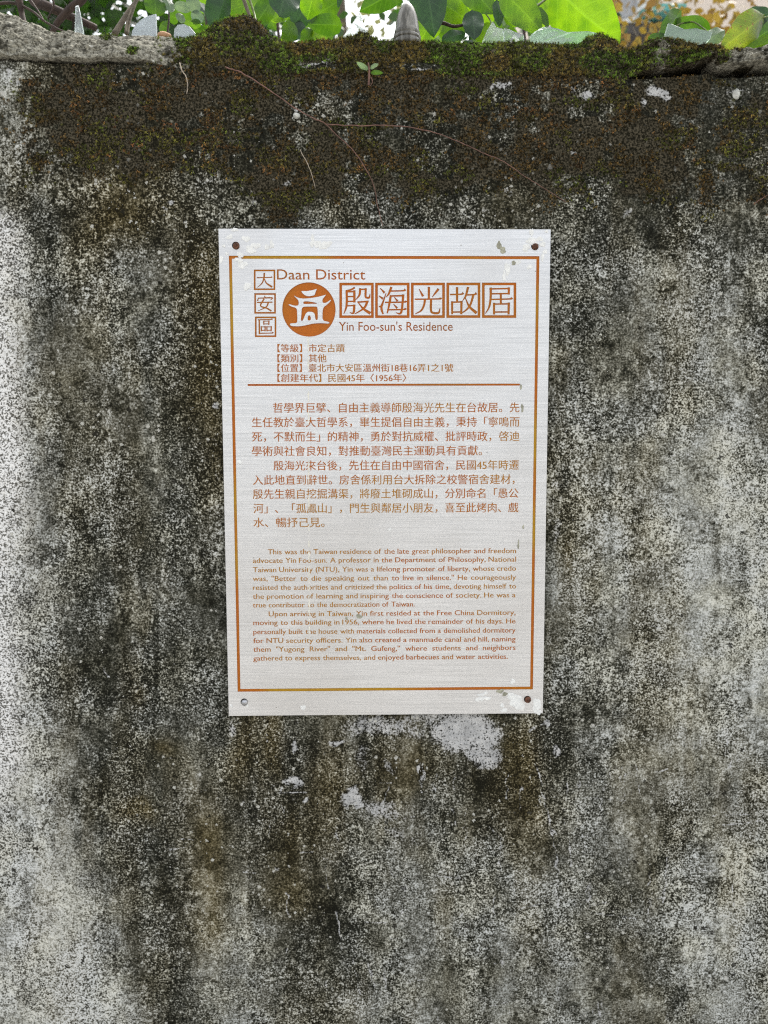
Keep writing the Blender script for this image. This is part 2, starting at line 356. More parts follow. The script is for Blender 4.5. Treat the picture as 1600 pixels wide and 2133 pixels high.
# ------------------------------------------------------------------ the wall
CRACK = [(-1500, 119), (0, 121), (60, 124), (130, 127), (200, 131), (280, 131), (360, 132), (420, 142), (520, 150), (800, 155), (1000, 155), (1200, 160), (1380, 163), (1430, 160), (1500, 156), (1540, 152), (1570, 160), (1600, 158), (3000, 160)]
GAP = [(-1500, 4), (0, 3.6), (120, 4), (250, 4.6), (330, 6), (360, 4.5), (400, 0), (1370, 0), (1385, 4), (1430, 6), (1490, 7), (1540, 12), (1560, 8), (1600, 9), (3000, 8)]
def col_px(x): return 800 + (x - CAM[0] + .016) * FPX / 0.915      # photo column of a point of the wall's upper edge
def z_of(px, py, Y=0.0):
    d = FWD[:, None] + RIGHT[:, None] * ((px - 800.0) / FPX) - UP[:, None] * ((py - 1066.5) / FPX)
    return CAM[2] + d[2] * (Y - CAM[1]) / d[1]
def crack_z(x):
    px = col_px(x)
    return z_of(px, poly(CRACK, px) + 9 * (fbm(px / 30, px * 0, 4, 2) - .5))
def gap_h(x):
    p = col_px(x); return poly(GAP, p) * 0.00056 * (1 + 1.1 * sst(1370, 1400, p))
def wall_disp(x, z):
    d = .0026 * (fbm(x * 14, z * 14, 3, 1) - .5) + .0022 * (fbm(x * 70, z * 70, 3, 3) - .5) + .0013 * (fbm(x * 260, z * 260, 2, 5) - .5)
    return d
wall = empty('boundary_wall', (0, 0, 0), 'tall old garden wall of grey render, black with mildew and mossy along its top', 'wall')
xs = np.concatenate([np.linspace(-2.6, -.60, 70)[:-1], np.linspace(-.60, .60, 800), np.linspace(.60, 2.6, 70)[1:]])
zt = 1.99
zs = np.concatenate([np.linspace(-.05, .68, 40)[:-1], np.linspace(.68, 1.88, 800)[:-1], np.linspace(1.88, zt, 110)])
Xg, Zg = np.meshgrid(xs, zs)
cz = crack_z(xs); gh = gap_h(xs)
Yg = -wall_disp(Xg, Zg)
over = Zg - cz[None, :]
loose = np.clip(gh / .0012, 0, 1)[None, :]
Yg = Yg + .016 * loose * sst(-.0015, .002, over) + .05 * sst(.004, .02, over)
Zg = np.where(over > .012, cz[None, :] + .012 + (over - .012) * .05, Zg)
PXg, PYg = wall_px(Xg.ravel(), Zg.ravel())
def grid_faces(nr, nc):
    i = np.arange((nr - 1) * nc).reshape(nr - 1, nc)[:, :-1].ravel()
    return np.stack([i, i + 1, i + nc + 1, i + nc], 1)
Fg = grid_faces(len(zs), len(xs))
Vg = np.stack([Xg.ravel(), Yg.ravel(), Zg.ravel()], 1)
nb = len(Vg)
back = np.array([[-2.6, .17, -.05], [2.6, .17, -.05], [2.6, .17, 1.93], [-2.6, .17, 1.93], [-2.6, .0, -.05], [-2.6, .0, 1.93], [2.6, .0, -.05], [2.6, .0, 1.93]])
Fb = np.array([[0, 3, 2, 1], [4, 5, 3, 0], [1, 2, 7, 6]]) + nb
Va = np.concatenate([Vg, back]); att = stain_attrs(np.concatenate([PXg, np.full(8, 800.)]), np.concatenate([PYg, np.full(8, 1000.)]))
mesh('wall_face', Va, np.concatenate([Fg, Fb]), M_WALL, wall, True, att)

# coping: rough lip, mounded top, back
TOP = [(-1500, 40), (-100, 30), (0, 20), (30, 24), (70, 30), (95, 46), (130, 55), (160, 66), (200, 66), (240, 70), (275, 73), (330, 76), (410, 80), (455, 76), (480, 62), (500, 46), (530, 34), (560, 31), (578, 34), (598, 50), (618, 74),
       (640, 86), (680, 91), (720, 84), (770, 78), (800, 74), (808, 64), (822, 70), (850, 84), (880, 88), (950, 86), (1050, 91), (1130, 87), (1200, 91), (1280, 93), (1296, 76), (1325, 70), (1350, 78), (1372, 100), (1405, 97), (1428, 82), (1460, 78), (1492, 86), (1505, 96), (1550, 97), (1600, 106), (1700, 100), (3000, 90)]
YS = .028                                   # depth of the coping's skyline behind the wall face
ux = np.concatenate([np.linspace(-2.6, -.60, 70)[:-1], np.linspace(-.60, .60, 900), np.linspace(.60, 2.6, 70)[1:]])
pxc = col_px(ux)
topz = z_of(pxc, poly(TOP, pxc) + 6 * (fbm(pxc / 14, pxc * 0, 3, 1) - .5), YS)
lipz = crack_z(ux) + gap_h(ux)
prot = -.0006 - .013 * sst(1360, 1430, pxc) - .006 * sst(420, 300, pxc)
NV = 96
def coping_surface(v, topz, lipz, prot):
    """v from 0 (lip) to 1 (skyline)"""
    z = lipz + (topz - lipz) * v
    y = prot + (YS - prot) * np.clip(v, 0, 1) ** 1.7
    return y, z
rows_y, rows_z = [], []
rows_y.append(np.full_like(ux, .035)); rows_z.append(lipz + .003)
rows_y.append(np.full_like(ux, .012)); rows_z.append(lipz + .0005)
for i in range(NV):
    y, z = coping_surface(i / (NV - 1), topz, lipz, prot); rows_y.append(y); rows_z.append(z)
for yy, dz in [(.045, .002), (.07, -.004), (.10, -.012), (.13, -.02), (.16, -.03), (.185, -.06), (.187, -.13)]:
    rows_y.append(np.full_like(ux, yy)); rows_z.append(.5 * (topz + np.mean(topz)) + dz - .004)
Yc = np.array(rows_y); Zc = np.array(rows_z); Xc = np.repeat(ux[None, :], len(Yc), 0)
def cope_disp(x, z, px):
    r = .35 + .65 * np.maximum(sst(1340, 1420, px), sst(420, 250, px))
    rb = sst(1300, 1380, px)
    return rb * (.014 * (.5 - np.abs(fbm(x * 55, z * 70, 4, 0) - .5) * 2.6) - .004) + r * (.009 * (fbm(x * 34, z * 34, 3, 2) - .5) + .011 * (fbm(x * 95, z * 95, 3, 4) - .5)) + (.0018 + .0034 * (r - .35)) * (fbm(x * 230, z * 230, 3, 6) - .5)
cdm = cope_disp(Xc, Zc + Yc, np.repeat(pxc[None, :], len(Yc), 0))
cdm[:2] = 0
lipn = np.linspace(0, 1, NV); Yc[2:2+NV] -= cdm[2:2+NV] * (1 - .6 * lipn[:, None] ** 2)
Zc[2:2+NV] += cdm[2:2+NV] * .5 * lipn[:, None]; Zc[2+NV:-2] += cdm[2+NV:-2]
Pc = np.stack([Xc.ravel(), Yc.ravel(), Zc.ravel()], 1)
q = Pc - CAM; a_ = q @ FWD
PXc = 800 + FPX * (q @ RIGHT) / a_; PYc = np.clip(1066.5 - FPX * (q @ UP) / a_, 10, 200)
PYc[(len(Yc) - 7) * len(ux):] = 60
ac, ao, al, as_, acl = stains(PXc, PYc)
lc = np.maximum(sst(470, 380, PXc), sst(1320, 1390, PXc) * 1.0)
ac = np.clip(ac * (1 - lc) + lc * (.30 + .55 * (fbm(PXc / 60, PYc / 40, 4, 3) - .35) * 1.6 + .02 * sst(1350, 1420, PXc)), 0, 1)
mm, _, capm = moss_map(PXc, PYc)
as_ = np.clip(mm * 1.0, 0, 1); acl = acl * 0
ao = np.clip(ao * .6 + .18 * sst(400, 200, PXc), 0, 1)
mesh('coping', Pc, grid_faces(len(Yc), len(ux)), M_COPE, wall, True, {'mildew': ac, 'ochre': ao, 'lime': np.where(PXc > 420, al, al * .3), 'soil': as_, 'left_light': acl, 'tan': np.clip(lc, 0, 1) * .95})

# ------------------------------------------------------------------ moss: tufts too many to count
def build_moss():
    rs = np.random.RandomState(5)
    def jitter(x0, x1, z0, z1, sp):
        gx, gz = np.meshgrid(np.arange(x0, x1, sp), np.arange(z0, z1, sp * .9)); n = gx.size
        return gx.ravel() + rs.uniform(-.45, .45, n) * sp, gz.ravel() + rs.uniform(-.45, .45, n) * sp
    x1, z1 = jitter(-.62, .62, 1.70, 1.945, .0033)
    X, Y = wall_px(x1, z1); d, band, cap = moss_map(X, Y)
    keep = (rs.rand(len(x1)) < d * 1.05) & (z1 < crack_z(x1) - .001)
    x1, z1 = x1[keep], z1[keep]; y1 = -wall_disp(x1, z1); X1, Y1 = X[keep], Y[keep]
    gx, gv = np.meshgrid(np.arange(-.62, .62, .0029), np.linspace(0, 1, 24)); n2 = gx.size
    xc = gx.ravel() + rs.uniform(-.45, .45, n2) * .0029; v = np.clip(gv.ravel() + rs.uniform(-.5, .5, n2) / 23, 0, 1)
    pp = col_px(xc); tz = np.interp(xc, ux, topz); lz = np.interp(xc, ux, lipz); pr = np.interp(xc, ux, prot)
    y2, z2 = coping_surface(v, tz, lz, pr)
    dd = cope_disp(xc, z2 + y2, pp); y2 = y2 - dd * (1 - .6 * v * v); z2 = z2 + dd * .5 * v
    P2 = np.stack([xc, y2, z2], 1); q = P2 - CAM; a = q @ FWD
    X2 = 800 + FPX * (q @ RIGHT) / a; Y2 = 1066.5 - FPX * (q @ UP) / a
    d2, _, cap2 = moss_map(X2, np.minimum(Y2, 164)); keep2 = rs.rand(n2) < d2 * 1.1
    P = np.concatenate([np.stack([x1, y1, z1], 1), P2[keep2]]); PX = np.concatenate([X1, X2[keep2]]); PY = np.concatenate([Y1, Y2[keep2]])
    oc = np.concatenate([np.zeros(len(x1)), np.ones(keep2.sum())]); N = len(P)
    nrm = np.where(oc[:, None] > 0, np.array([[0, -.80, .60]]), np.array([[0, -.90, .43]]))
    g = fbm(PX / 55, PY / 34, 4, 6) + .10 * (rs.rand(N) - .5); r = fbm(PX / 75, PY / 40, 4, 1) + .10 * (rs.rand(N) - .5)
    green = np.array([.044, .070, .010]); olive = np.array([.066, .070, .014]); brown = np.array([.066, .040, .014]); rust = np.array([.135, .058, .026]); dark = np.array([.014, .016, .008])
    gr = np.clip(oc * sst(.38, .52, g) + (1 - oc) * .8 * sst(.48, .60, g), 0, 1)[:, None]
    base = olive * (1 - gr) + green * gr
    bb = np.clip((1 - oc) * (.20 + .75 * sst(.42, .54, r)) + oc * .75 * sst(.52, .62, r) , 0, 1)[:, None]
    base = base * (1 - bb) + brown * bb
    rr = (sst(.60, .68, fbm(PX / 30, PY / 24, 3, 2)) * (1 - .8 * oc) * (rs.rand(N) < .6))[:, None] * (.35 + .6 * np.exp(-((PX[:, None] - 300) / 130) ** 2 - ((PY[:, None] - 280) / 90) ** 2))
    base = base * (1 - rr) + rust * rr
    dk = (rs.rand(N, 1) < .28) * .6
    base = base * (1 - dk) + dark * dk
    base = base * (rs.uniform(.40, 1.30, (N, 1)) ** 2.2 * 2.5) * (.45 + 1.15 * fbm(PX / 40, PY / 32, 3, 4))[:, None]
    K = 15
    V = np.empty((N, K, 3, 3)); C = np.empty((N, K, 3, 3))
    ln = (np.where(oc > 0, .0030, .0026) * rs.uniform(.6, 1.35, N))[:, None]
    for k in range(K):
        dirv = nrm + rs.normal(0, .50, (N, 3)); dirv /= np.linalg.norm(dirv, axis=1)[:, None]
        dirv[:, 1] = -np.abs(dirv[:, 1])
        side = np.cross(dirv, rs.normal(0, 1, (N, 3))); side /= np.linalg.norm(side, axis=1)[:, None]
        b0 = P + rs.normal(0, .00045, (N, 3)) - nrm * .0004
        L = ln * rs.uniform(.7, 1.15, (N, 1)); W = .00036 * rs.uniform(.7, 1.4, (N, 1))
        V[:, k, 0] = b0 - side * W * .5; V[:, k, 1] = b0 + dirv * L * .6 + side * W; V[:, k, 2] = b0 + dirv * L
        C[:, k] = base[:, None, :] * rs.uniform(.8, 1.25, (N, 1, 1))
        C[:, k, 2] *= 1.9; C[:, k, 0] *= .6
    k = NT('moss'); k.base(k.attr('tint').outputs['Color']); k.rough(.9); k.b.inputs['Specular IOR Level'].default_value = .05
    F = np.arange(N * K * 3).reshape(-1, 3)
    o = mesh('moss', V.reshape(-1, 3), F, k.m, None, False, {'tint': C.reshape(-1, 3)})
    props(o, 'short dark green and brown moss furring the top of the wall', 'moss', kind='stuff')
build_moss()

# ------------------------------------------------------------------ the plaque
H_ = None
def homography():
    src = np.array([[455, 476], [1147, 478], [1131, 1486], [477, 1491]], float)
    dst = np.array([[-PW/2, PH/2], [PW/2, PH/2], [PW/2, -PH/2], [-PW/2, -PH/2]]) * 1000
    A = []; b = []
    for (x, y), (u, v) in zip(src, dst):
        A += [[x, y, 1, 0, 0, 0, -u*x, -u*y], [0, 0, 0, x, y, 1, -v*x, -v*y]]; b += [u, v]
    return np.append(np.linalg.solve(np.array(A), np.array(b)), 1).reshape(3, 3)
H_ = homography()
def uv(px, py):
    """photo pixel -> millimetres on the plaque's face"""
    q = H_ @ np.array([px, py, 1.0]); return q[0] / q[2], q[1] / q[2]
def C1(x, y): return uv(510 + x * .1875, 550 + y * .1875)      # two enlargements the lettering was read from
def C2(x, y): return uv(700 + x * .24375, 580 + y * .24375)

plaque = empty('information_plaque', (0, 0, PZ), 'brushed metal information plaque with orange engraved Chinese and English text screwed to the wall', 'plaque')
def brushed():
    k = NT('brushed_metal')
    v = k.coords((1.6, 1, 1)); vh = k.coords((.9, 30, 160)); vb = k.coords((1, 1, 1))
    s1 = k.noise(vh, 8, 4, .7); s2 = k.noise(k.coords((3, 30, 420)), 5, 3, .7)
    big = k.noise(vb, 5, 3, .5)
    st = k.math('ADD', k.math('MULTIPLY', s1, .55), k.math('MULTIPLY', s2, .45))
    c = k.mix(k.ramp(st, .36, .64), (.53, .53, .525), (.74, .738, .73))
    c = k.mix(k.math('MULTIPLY', k.ramp(big, .45, .7), .40), c, (.50, .48, .45))
    # specks of dirt
    vo = k.n('ShaderNodeTexVoronoi'); k.l(vb, vo.inputs['Vector']); vo.inputs['Scale'].default_value = 60
    sp = k.math('MULTIPLY', k.math('LESS_THAN', vo.outputs['Distance'], .045), k.math('GREATER_THAN', k.noise(vb, 23, 2), .58))
    c = k.mix(k.math('MULTIPLY', sp, .8), c, (.16, .14, .11))
    k.base(c); k.metal(k.mix(sp, (.85,)*3, (0., 0., 0.))); k.rough(k.math('ADD', k.math('MULTIPLY', st, .26), k.math('ADD', .18, k.math('MULTIPLY', big, .16))))
    k.bump(k.math('ADD', st, k.math('MULTIPLY', k.noise(vb, 7, 2, .4), 9.0)), .14, .0006)   # brushing, and a sheet that is not quite flat
    return k.m
M_METAL = brushed()
def paint(name, a, b, dk):
    k = NT(name); v = k.coords(); n = k.noise(v, 6, 2, .5); n2 = k.noise(v, 160, 3, .6)
    c = k.mix(k.ramp(n, .46, .58), a, b); c = k.mix(k.math('MULTIPLY', k.ramp(n2, .5, .75), .35), c, dk)
    k.base(c); k.rough(.5); k.b.inputs['Specular IOR Level'].default_value = .2; k.bump(k.noise(v, 300, 2), .12, .0005); return k.m
M_ORANGE = paint('orange_enamel', (.43, .115, .009), (.39, .130, .010), (.28, .068, .008))
M_GOLD = paint('orange_enamel_faded', (.43, .125, .009), (.42, .235, .016), (.28, .08, .008))
M_TEXT = paint('orange_text_enamel', (.37, .105, .010), (.36, .165, .016), (.26, .07, .008))

# strokes of the large characters: list of polylines, widths in enlargement pixels
G2 = [  # the five framed title characters
 [[(158,78,12),(128,96,12),(84,104,8)], [(90,106,15),(92,190,15),(86,250,13),(66,302,5)], [(92,114,10),(156,112,10)], [(156,104,16),(157,202,16)], [(92,155,9),(156,154,9)], [(92,196,9),(156,195,9)],
  [(90,234,9),(156,231,9)], [(156,226,16),(152,285,15),(140,298,11),(118,290,5)], [(206,86,14),(200,140,14),(170,180,5)], [(204,94,10),(256,91,10)], [(254,86,15),(252,150,14),(262,164,13),(284,162,13),(290,132,5)],
  [(184,202,10),(276,196,12)], [(268,196,16),(240,252,14),(160,304,5)], [(190,206,6),(232,258,14),(290,296,20)]],
 [[(378,84,5),(412,120,16)], [(366,148,5),(398,172,16)], [(428,124,5),(402,200,12),(386,238,15),(366,240,6)], [(388,236,14),(390,270,15),(402,304,10)], [(472,76,16),(450,132,13),(428,158,5)], [(452,108,10),(572,105,10),(590,96,18)],
  [(468,146,15),(458,205,15),(438,296,9)], [(466,150,10),(574,147,12)], [(574,140,16),(568,210,15),(560,278,15),(544,302,12),(512,292,5)], [(420,205,10),(580,202,10),(596,194,16)], [(438,268,10),(578,265,10),(594,257,16)],
  [(498,160,5),(524,192,15)], [(492,220,5),(520,252,15)]],
 [[(793,76,16),(793,176,14)], [(710,92,5),(742,150,17)], [(874,92,17),(848,125,12),(822,160,5)], [(674,178,10),(876,175,10),(894,168,18)], [(760,178,15),(752,226,14),(728,274,12),(676,304,5)], [(812,178,15),(811,270,15),(828,294,14),(876,294,14),(888,256,5)]],
 [[(976,138,10),(1070,135,10),(1086,126,16)], [(1034,78,16),(1034,202,14)], [(992,198,15),(992,304,13)], [(992,204,10),(1074,201,10)], [(1072,196,16),(1070,304,14)], [(992,288,10),(1070,287,10)],
  [(1128,76,16),(1108,150,13),(1082,190,5)], [(1110,142,10),(1180,138,10),(1198,128,18)], [(1174,138,15),(1150,220,14),(1112,270,11),(1060,304,5)], [(1104,164,6),(1138,240,14),(1198,294,20)]],
 [[(1312,90,10),(1482,87,10)], [(1476,80,16),(1476,136,14)], [(1322,132,10),(1476,130,10)], [(1322,82,16),(1320,180,15),(1306,250,12),(1276,300,5)], [(1326,180,10),(1484,176,10),(1502,168,18)], [(1408,130,14),(1408,220,14)],
  [(1350,212,15),(1350,306,14)], [(1350,220,10),(1476,218,10)], [(1476,210,16),(1474,306,14)], [(1350,288,10),(1474,287,10)]]]
B2 = [(28,36,322,338), (334,36,628,338), (640,36,930,338), (943,36,1233,338), (1247,36,1540,338)]
G1 = [
 [[(134,150,9),(284,147,9),(300,141,15)], [(216,100,14),(212,155,13),(190,212,10),(140,258,5)], [(214,155,6),(240,210,12),(300,252,17)]],
 [[(220,352,6),(226,376,14)], [(152,372,6),(142,406,13)], [(152,378,9),(302,374,12),(286,398,5)], [(136,426,9),(304,422,11)], [(212,388,14),(174,462,12),(240,488,12),(292,518,15)], [(262,426,14),(236,476,11),(148,518,5)]],
 [[(146,618,9),(286,614,9),(304,608,14)], [(160,616,13),(162,776,13)], [(160,768,9),(298,765,9),(312,758,15)], [(210,630,11),(212,672,11)], [(210,634,8),(270,632,8)], [(268,628,12),(266,672,11)], [(210,664,8),(268,663,8)],
  [(182,692,11),(184,744,11)], [(182,697,8),(228,696,8)], [(226,691,12),(225,744,11)], [(182,735,8),(226,734,8)], [(244,692,11),(246,744,11)], [(244,697,8),(296,696,8)], [(294,691,12),(292,744,11)], [(244,735,8),(294,734,8)]]]
B1 = [(100,60,338,288), (105,322,345,550), (112,582,350,810)]
DISC = (712, 505, 296)
ROOF = [(625,297),(690,300),(760,287),(802,272),(785,310),(775,345),(740,352),(705,358),(665,345),(640,322)]
BODY = [(540,345),(578,368),(640,384),(720,378),(800,366),(860,352),(905,338),(880,366),(860,398),(864,428),(895,433),(930,412),(962,390),(942,425),(905,456),(876,477),(863,520),(862,626),(940,644),(936,661),
        (850,655),(760,659),(690,676),(610,691),(520,689),(497,669),(510,658),(581,655),(584,600),(580,500),(560,482),(520,472),(481,449),(502,446),(550,462),(588,462),(600,440),(595,402),(575,380)]
CUTS = [[(652,414),(700,412),(798,430),(802,441),(730,441),(648,443)],
        [(632,490),(652,472),(795,470),(809,485),(812,620),(785,620),(776,550),(750,530),(700,528),(676,550),(656,600),(640,633),(622,625),(628,560)],
        [(697,620),(700,580),(715,565),(730,580),(736,615),(715,629)]]
def stroke_quads(P, f):
    """a brush stroke as quads and end caps (mm)"""
    pts = [np.array(f(x, y)) for x, y, w in P]; sc = np.linalg.norm(np.array(f(P[0][0] + 10, P[0][1])) - pts[0]) / 10
    ws = [w * sc * .5 * 1.32 for x, y, w in P]
    if len(pts) > 2:
        n = 4; A = smooth_path([np.append(p, w) for p, w in zip(pts, ws)], n); pts = [a[:2] for a in A]; ws = [a[2] for a in A]
    L = []; Rr = []
    for i, p in enumerate(pts):
        d = pts[min(i+1, len(pts)-1)] - pts[max(i-1, 0)]; d = d / np.linalg.norm(d); nn = np.array([-d[1], d[0]])
        e = -d * ws[i] * .35 if i == 0 else (d * ws[i] * .35 if i == len(pts) - 1 else 0)
        L.append(p + nn * ws[i] + e); Rr.append(p - nn * ws[i] + e)
    return [[L[i], L[i+1], Rr[i+1], Rr[i]] for i in range(len(pts) - 1)]
def frame_quads(x0, y0, x1, y1, bw, f):
    o = [(x0,y0),(x1,y0),(x1,y1),(x0,y1)]; i = [(x0+bw,y0+bw),(x1-bw,y0+bw),(x1-bw,y1-bw),(x0+bw,y1-bw)]
    return [[np.array(f(*o[k])), np.array(f(*o[(k+1)%4])), np.array(f(*i[(k+1)%4])), np.array(f(*i[k]))] for k in range(4)]

polys, tags = [], []
def addp(p, tag): polys.append([np.array(v, float) for v in p]); tags.append(tag)
addp([(-PW*500, -PH*500), (PW*500, -PH*500), (PW*500, PH*500), (-PW*500, PH*500)], 'plate')
# border line: outer and inner rectangle read off the photograph's corners
bo = [uv(477, 532), uv(1125, 534), uv(1109, 1437), uv(495, 1440)]; bx0, bx1 = (bo[0][0]+bo[3][0])/2, (bo[1][0]+bo[2][0])/2; by0, by1 = (bo[2][1]+bo[3][1])/2, (bo[0][1]+bo[1][1])/2
bi = 3.6
for qd in frame_quads(bx0, by0, bx1, by1, bi, lambda x, y: (x, y)): addp(qd, 'border_line')
d0, d1 = uv(516, 801), uv(1083, 802); dz = (d0[1] + d1[1]) / 2
addp([(d0[0], dz - 1.2), (d1[0], dz - 1.2), (d1[0], dz + 1.2), (d0[0], dz + 1.2)], 'divider_line')
for g, b in zip(G2, B2):
    for qd in frame_quads(*b, 23, C2): addp(qd, 'title_lettering')
    for s in g:
        for qd in stroke_quads(s, C2): addp(qd, 'title_lettering')
for g, b in zip(G1, B1):
    for qd in frame_quads(*b, 19, C1): addp(qd, 'district_lettering')
    for s in g:
        for qd in stroke_quads(s, C1): addp(qd, 'district_lettering')
cc = np.array(C1(DISC[0], DISC[1])); cr = abs(C1(DISC[0] + DISC[2], DISC[1])[0] - cc[0])
addp([cc + cr * np.array([math.cos(t), math.sin(t)]) for t in np.linspace(0, 2*math.pi, 64, endpoint=False)], 'emblem')
def smooth_closed(P, f):
    P = [np.array(f(*p)) for p in P]; out = []; n = len(P)
    for i in range(n):                    # one round of corner cutting
        a, b = P[i], P[(i+1) % n]; out += [a*.8+b*.2, a*.2+b*.8]
    return out
addp(smooth_closed(ROOF, C1), 'white'); addp(smooth_closed(BODY, C1), 'white')
for c in CUTS: addp(smooth_closed(c, C1), 'cut')
SCREWS = [(491, 511, 'rusty'), (1114, 513, 'rusty'), (509, 1462, 'bare'), (1099, 1457, 'rusty')]
for (sx, sy, kd) in SCREWS:
    c = np.array(uv(sx, sy)); addp([c + 4.6 * np.array([math.cos(t), math.sin(t)]) for t in np.linspace(0, 2*math.pi, 20, endpoint=False)], 'hole')

# ---- text, taken from Blender's built-in font as outlines
def text_meshes(jobs):
    """jobs: (string, size, offset, spacing) -> list of (verts n x 2, faces)"""
    obs = []
    for (s, size, off, sp) in jobs:
        c = bpy.data.curves.new('lettering', 'FONT'); c.body = s; c.size = size; c.offset = off * size; c.resolution_u = 3; c.space_character = sp
        c.fill_mode = 'FRONT' if False else 'BOTH'
        o = bpy.data.objects.new('lettering', c); COL.objects.link(o); obs.append(o)
    bpy.context.view_layer.update(); dg = bpy.context.evaluated_depsgraph_get(); out = []
    for o in obs:
        me = bpy.data.meshes.new_from_object(o.evaluated_get(dg))
        V = np.array([v.co[:2] for v in me.vertices]).reshape(-1, 2); F = [tuple(p.vertices) for p in me.polygons]
        out.append((V, F)); bpy.data.meshes.remove(me)
    for o in obs:
        c = o.data; bpy.data.objects.remove(o); bpy.data.curves.remove(c)
    return out
flat = {}                                     # part name -> (verts, faces): letters laid in flush
def lay(part, V, F):
    v, f = flat.setdefault(part, ([], [])); n = len(v); v += [tuple(p) for p in V]; f += [tuple(i + n for i in q) for q in F]
def engrave(V, F, tag):
    for f in F: addp([V[i] for i in f], tag)

INFO = [('【等級】市定古蹟', 578, 718, 725), ('【類別】其他', 578, 680, 746), ('【位置】臺北市大安區溫州街18巷16弄1之1號', 578, 944, 766), ('【創建年代】民國45年〈1956年〉', 578, 846, 787)]
ZH = [('哲學界巨擘、自由主義導師殷海光先生在台故居。先', 569, 1082, 849), ('生任教於臺大哲學系，畢生提倡自由主義，秉持「寧鳴而', 525, 1082, 879), ('死，不默而生」的精神，勇於對抗威權、批評時政，啓迪', 525, 1082, 909),
      ('學術與社會良知，對推動臺灣民主運動具有貢獻。', 525, 1004, 939), ('殷海光來台後，先住在自由中國宿舍，民國45年時遷', 570, 1081, 969), ('入此地直到辭世。房舍係利用台大拆除之校警宿舍建材，', 527, 1072, 999),
      ('殷先生親自挖掘溝渠，將廢土堆砌成山，分別命名「愚公', 527, 1080, 1028), ('河」、「孤鳳山」，門生與鄰居小朋友，喜至此烤肉、戲', 528, 1080, 1058), ('水、暢抒己見。', 528, 676, 1088)]
EN = [('This was the Taiwan residence of the late great philosopher and freedom', 558, 1075, 1148), ('advocate Yin Foo-sun. A professor in the Department of Philosophy, National', 527, 1075, 1166), ('Taiwan University (NTU), Yin was a lifelong promoter of liberty, whose credo', 527, 1075, 1185),
      ('was, "Better to die speaking out than to live in silence." He courageously', 527, 1075, 1203.5), ('resisted the authorities and criticized the politics of his time, devoting himself to', 527, 1075, 1222), ('the promotion of learning and inspiring the conscience of society. He was a', 527, 1074, 1240.5),
      ('true contributor to the democratization of Taiwan.', 527, 864, 1259), ('Upon arriving in Taiwan, Yin first resided at the Free China Dormitory,', 560, 1074, 1277), ('moving to this building in 1956, where he lived the remainder of his days. He', 528, 1074, 1295), ('personally built the house with materials collected from a demolished dormitory', 528, 1074, 1314),
      ('for NTU security officers. Yin also created a manmade canal and hill, naming', 528, 1074, 1332.5), ('them "Yugong River" and "Mt. Gufeng," where students and neighbors', 528, 1074, 1350.5), ('gathered to express themselves, and enjoyed barbecues and water activities.', 528, 1058, 1369)]
jobs = []; where = []
MMPX = 0.593
for s, x0, x1, y in INFO: jobs.append((s, 18.0 * MMPX, .0, 1.0)); where.append(('facts_text', 'fit', x0, x1, y))
for s, x0, x1, y in ZH: jobs.append((s, 22.3 * MMPX, .0, 1.0)); where.append(('chinese_text', 'fit', x0, x1, y))
for s, x0, x1, y in EN:
    for i, wd in enumerate(s.split(' ')): jobs.append((wd, 15.6 * MMPX, .0, 1.0)); where.append(('english_text', i, x0, x1, y))
jobs.append(('Daan District', 29.5 * MMPX, .004, 1.0)); where.append(('district_lettering', 'head', 577, 761, 582))
jobs.append(("Yin Foo-sun's Residence", 26.0 * MMPX, .004, 1.0)); where.append(('title_lettering', 'head', 706, 943, 689))
T = text_meshes(jobs)
line = []
def flush():
    if not line: return
    x0, x1, y = line[0][2]; u0, u1 = uv(x0, y)[0], uv(x1, y)[0]; vv = (uv(x0, y)[1] + uv(x1, y)[1]) / 2 - 3.3
    kx = 1.0; ws = [V[:, 0].max() - V[:, 0].min() for V, F, _ in line]; tot = sum(ws)
    kx = min(1.16, (u1 - u0 - 3.7 * (len(ws) - 1)) / tot); gap = (u1 - u0 - kx * tot) / max(1, len(ws) - 1); u = u0
    for (V, F, _), w_ in zip(line, ws):
        lay('english_text', np.stack([u + kx * (V[:, 0] - V[:, 0].min()), V[:, 1] + vv], 1), F); u += kx * w_ + gap
    line.clear()
for (V, F), wh in zip(T, where):
    part, mode, x0, x1, y = wh
    if mode == 'fit':
        u0, u1 = uv(x0, y)[0], uv(x1, y)[0]; vv = (uv(x0, y)[1] + uv(x1, y)[1]) / 2
        sz = 22.3 * MMPX if part == 'chinese_text' else 18 * MMPX
        a, b = V[:, 0].min(), V[:, 0].max()
        lay(part, np.stack([u0 + (V[:, 0] - a) * (u1 - u0) / (b - a), V[:, 1] + vv - .38 * sz], 1), F)
    elif mode == 'head':
        u0, u1 = uv(x0, y)[0], uv(x1, y)[0]; vv = uv((x0 + x1) / 2, y)[1]; a, b = V[:, 0].min(), V[:, 0].max()
        engrave(np.stack([u0 + (V[:, 0] - a) * (u1 - u0) / (b - a), V[:, 1] + vv], 1), F, part)
    else:
        if mode == 0: flush()
        line.append((V, F, (x0, x1, y)))
flush()

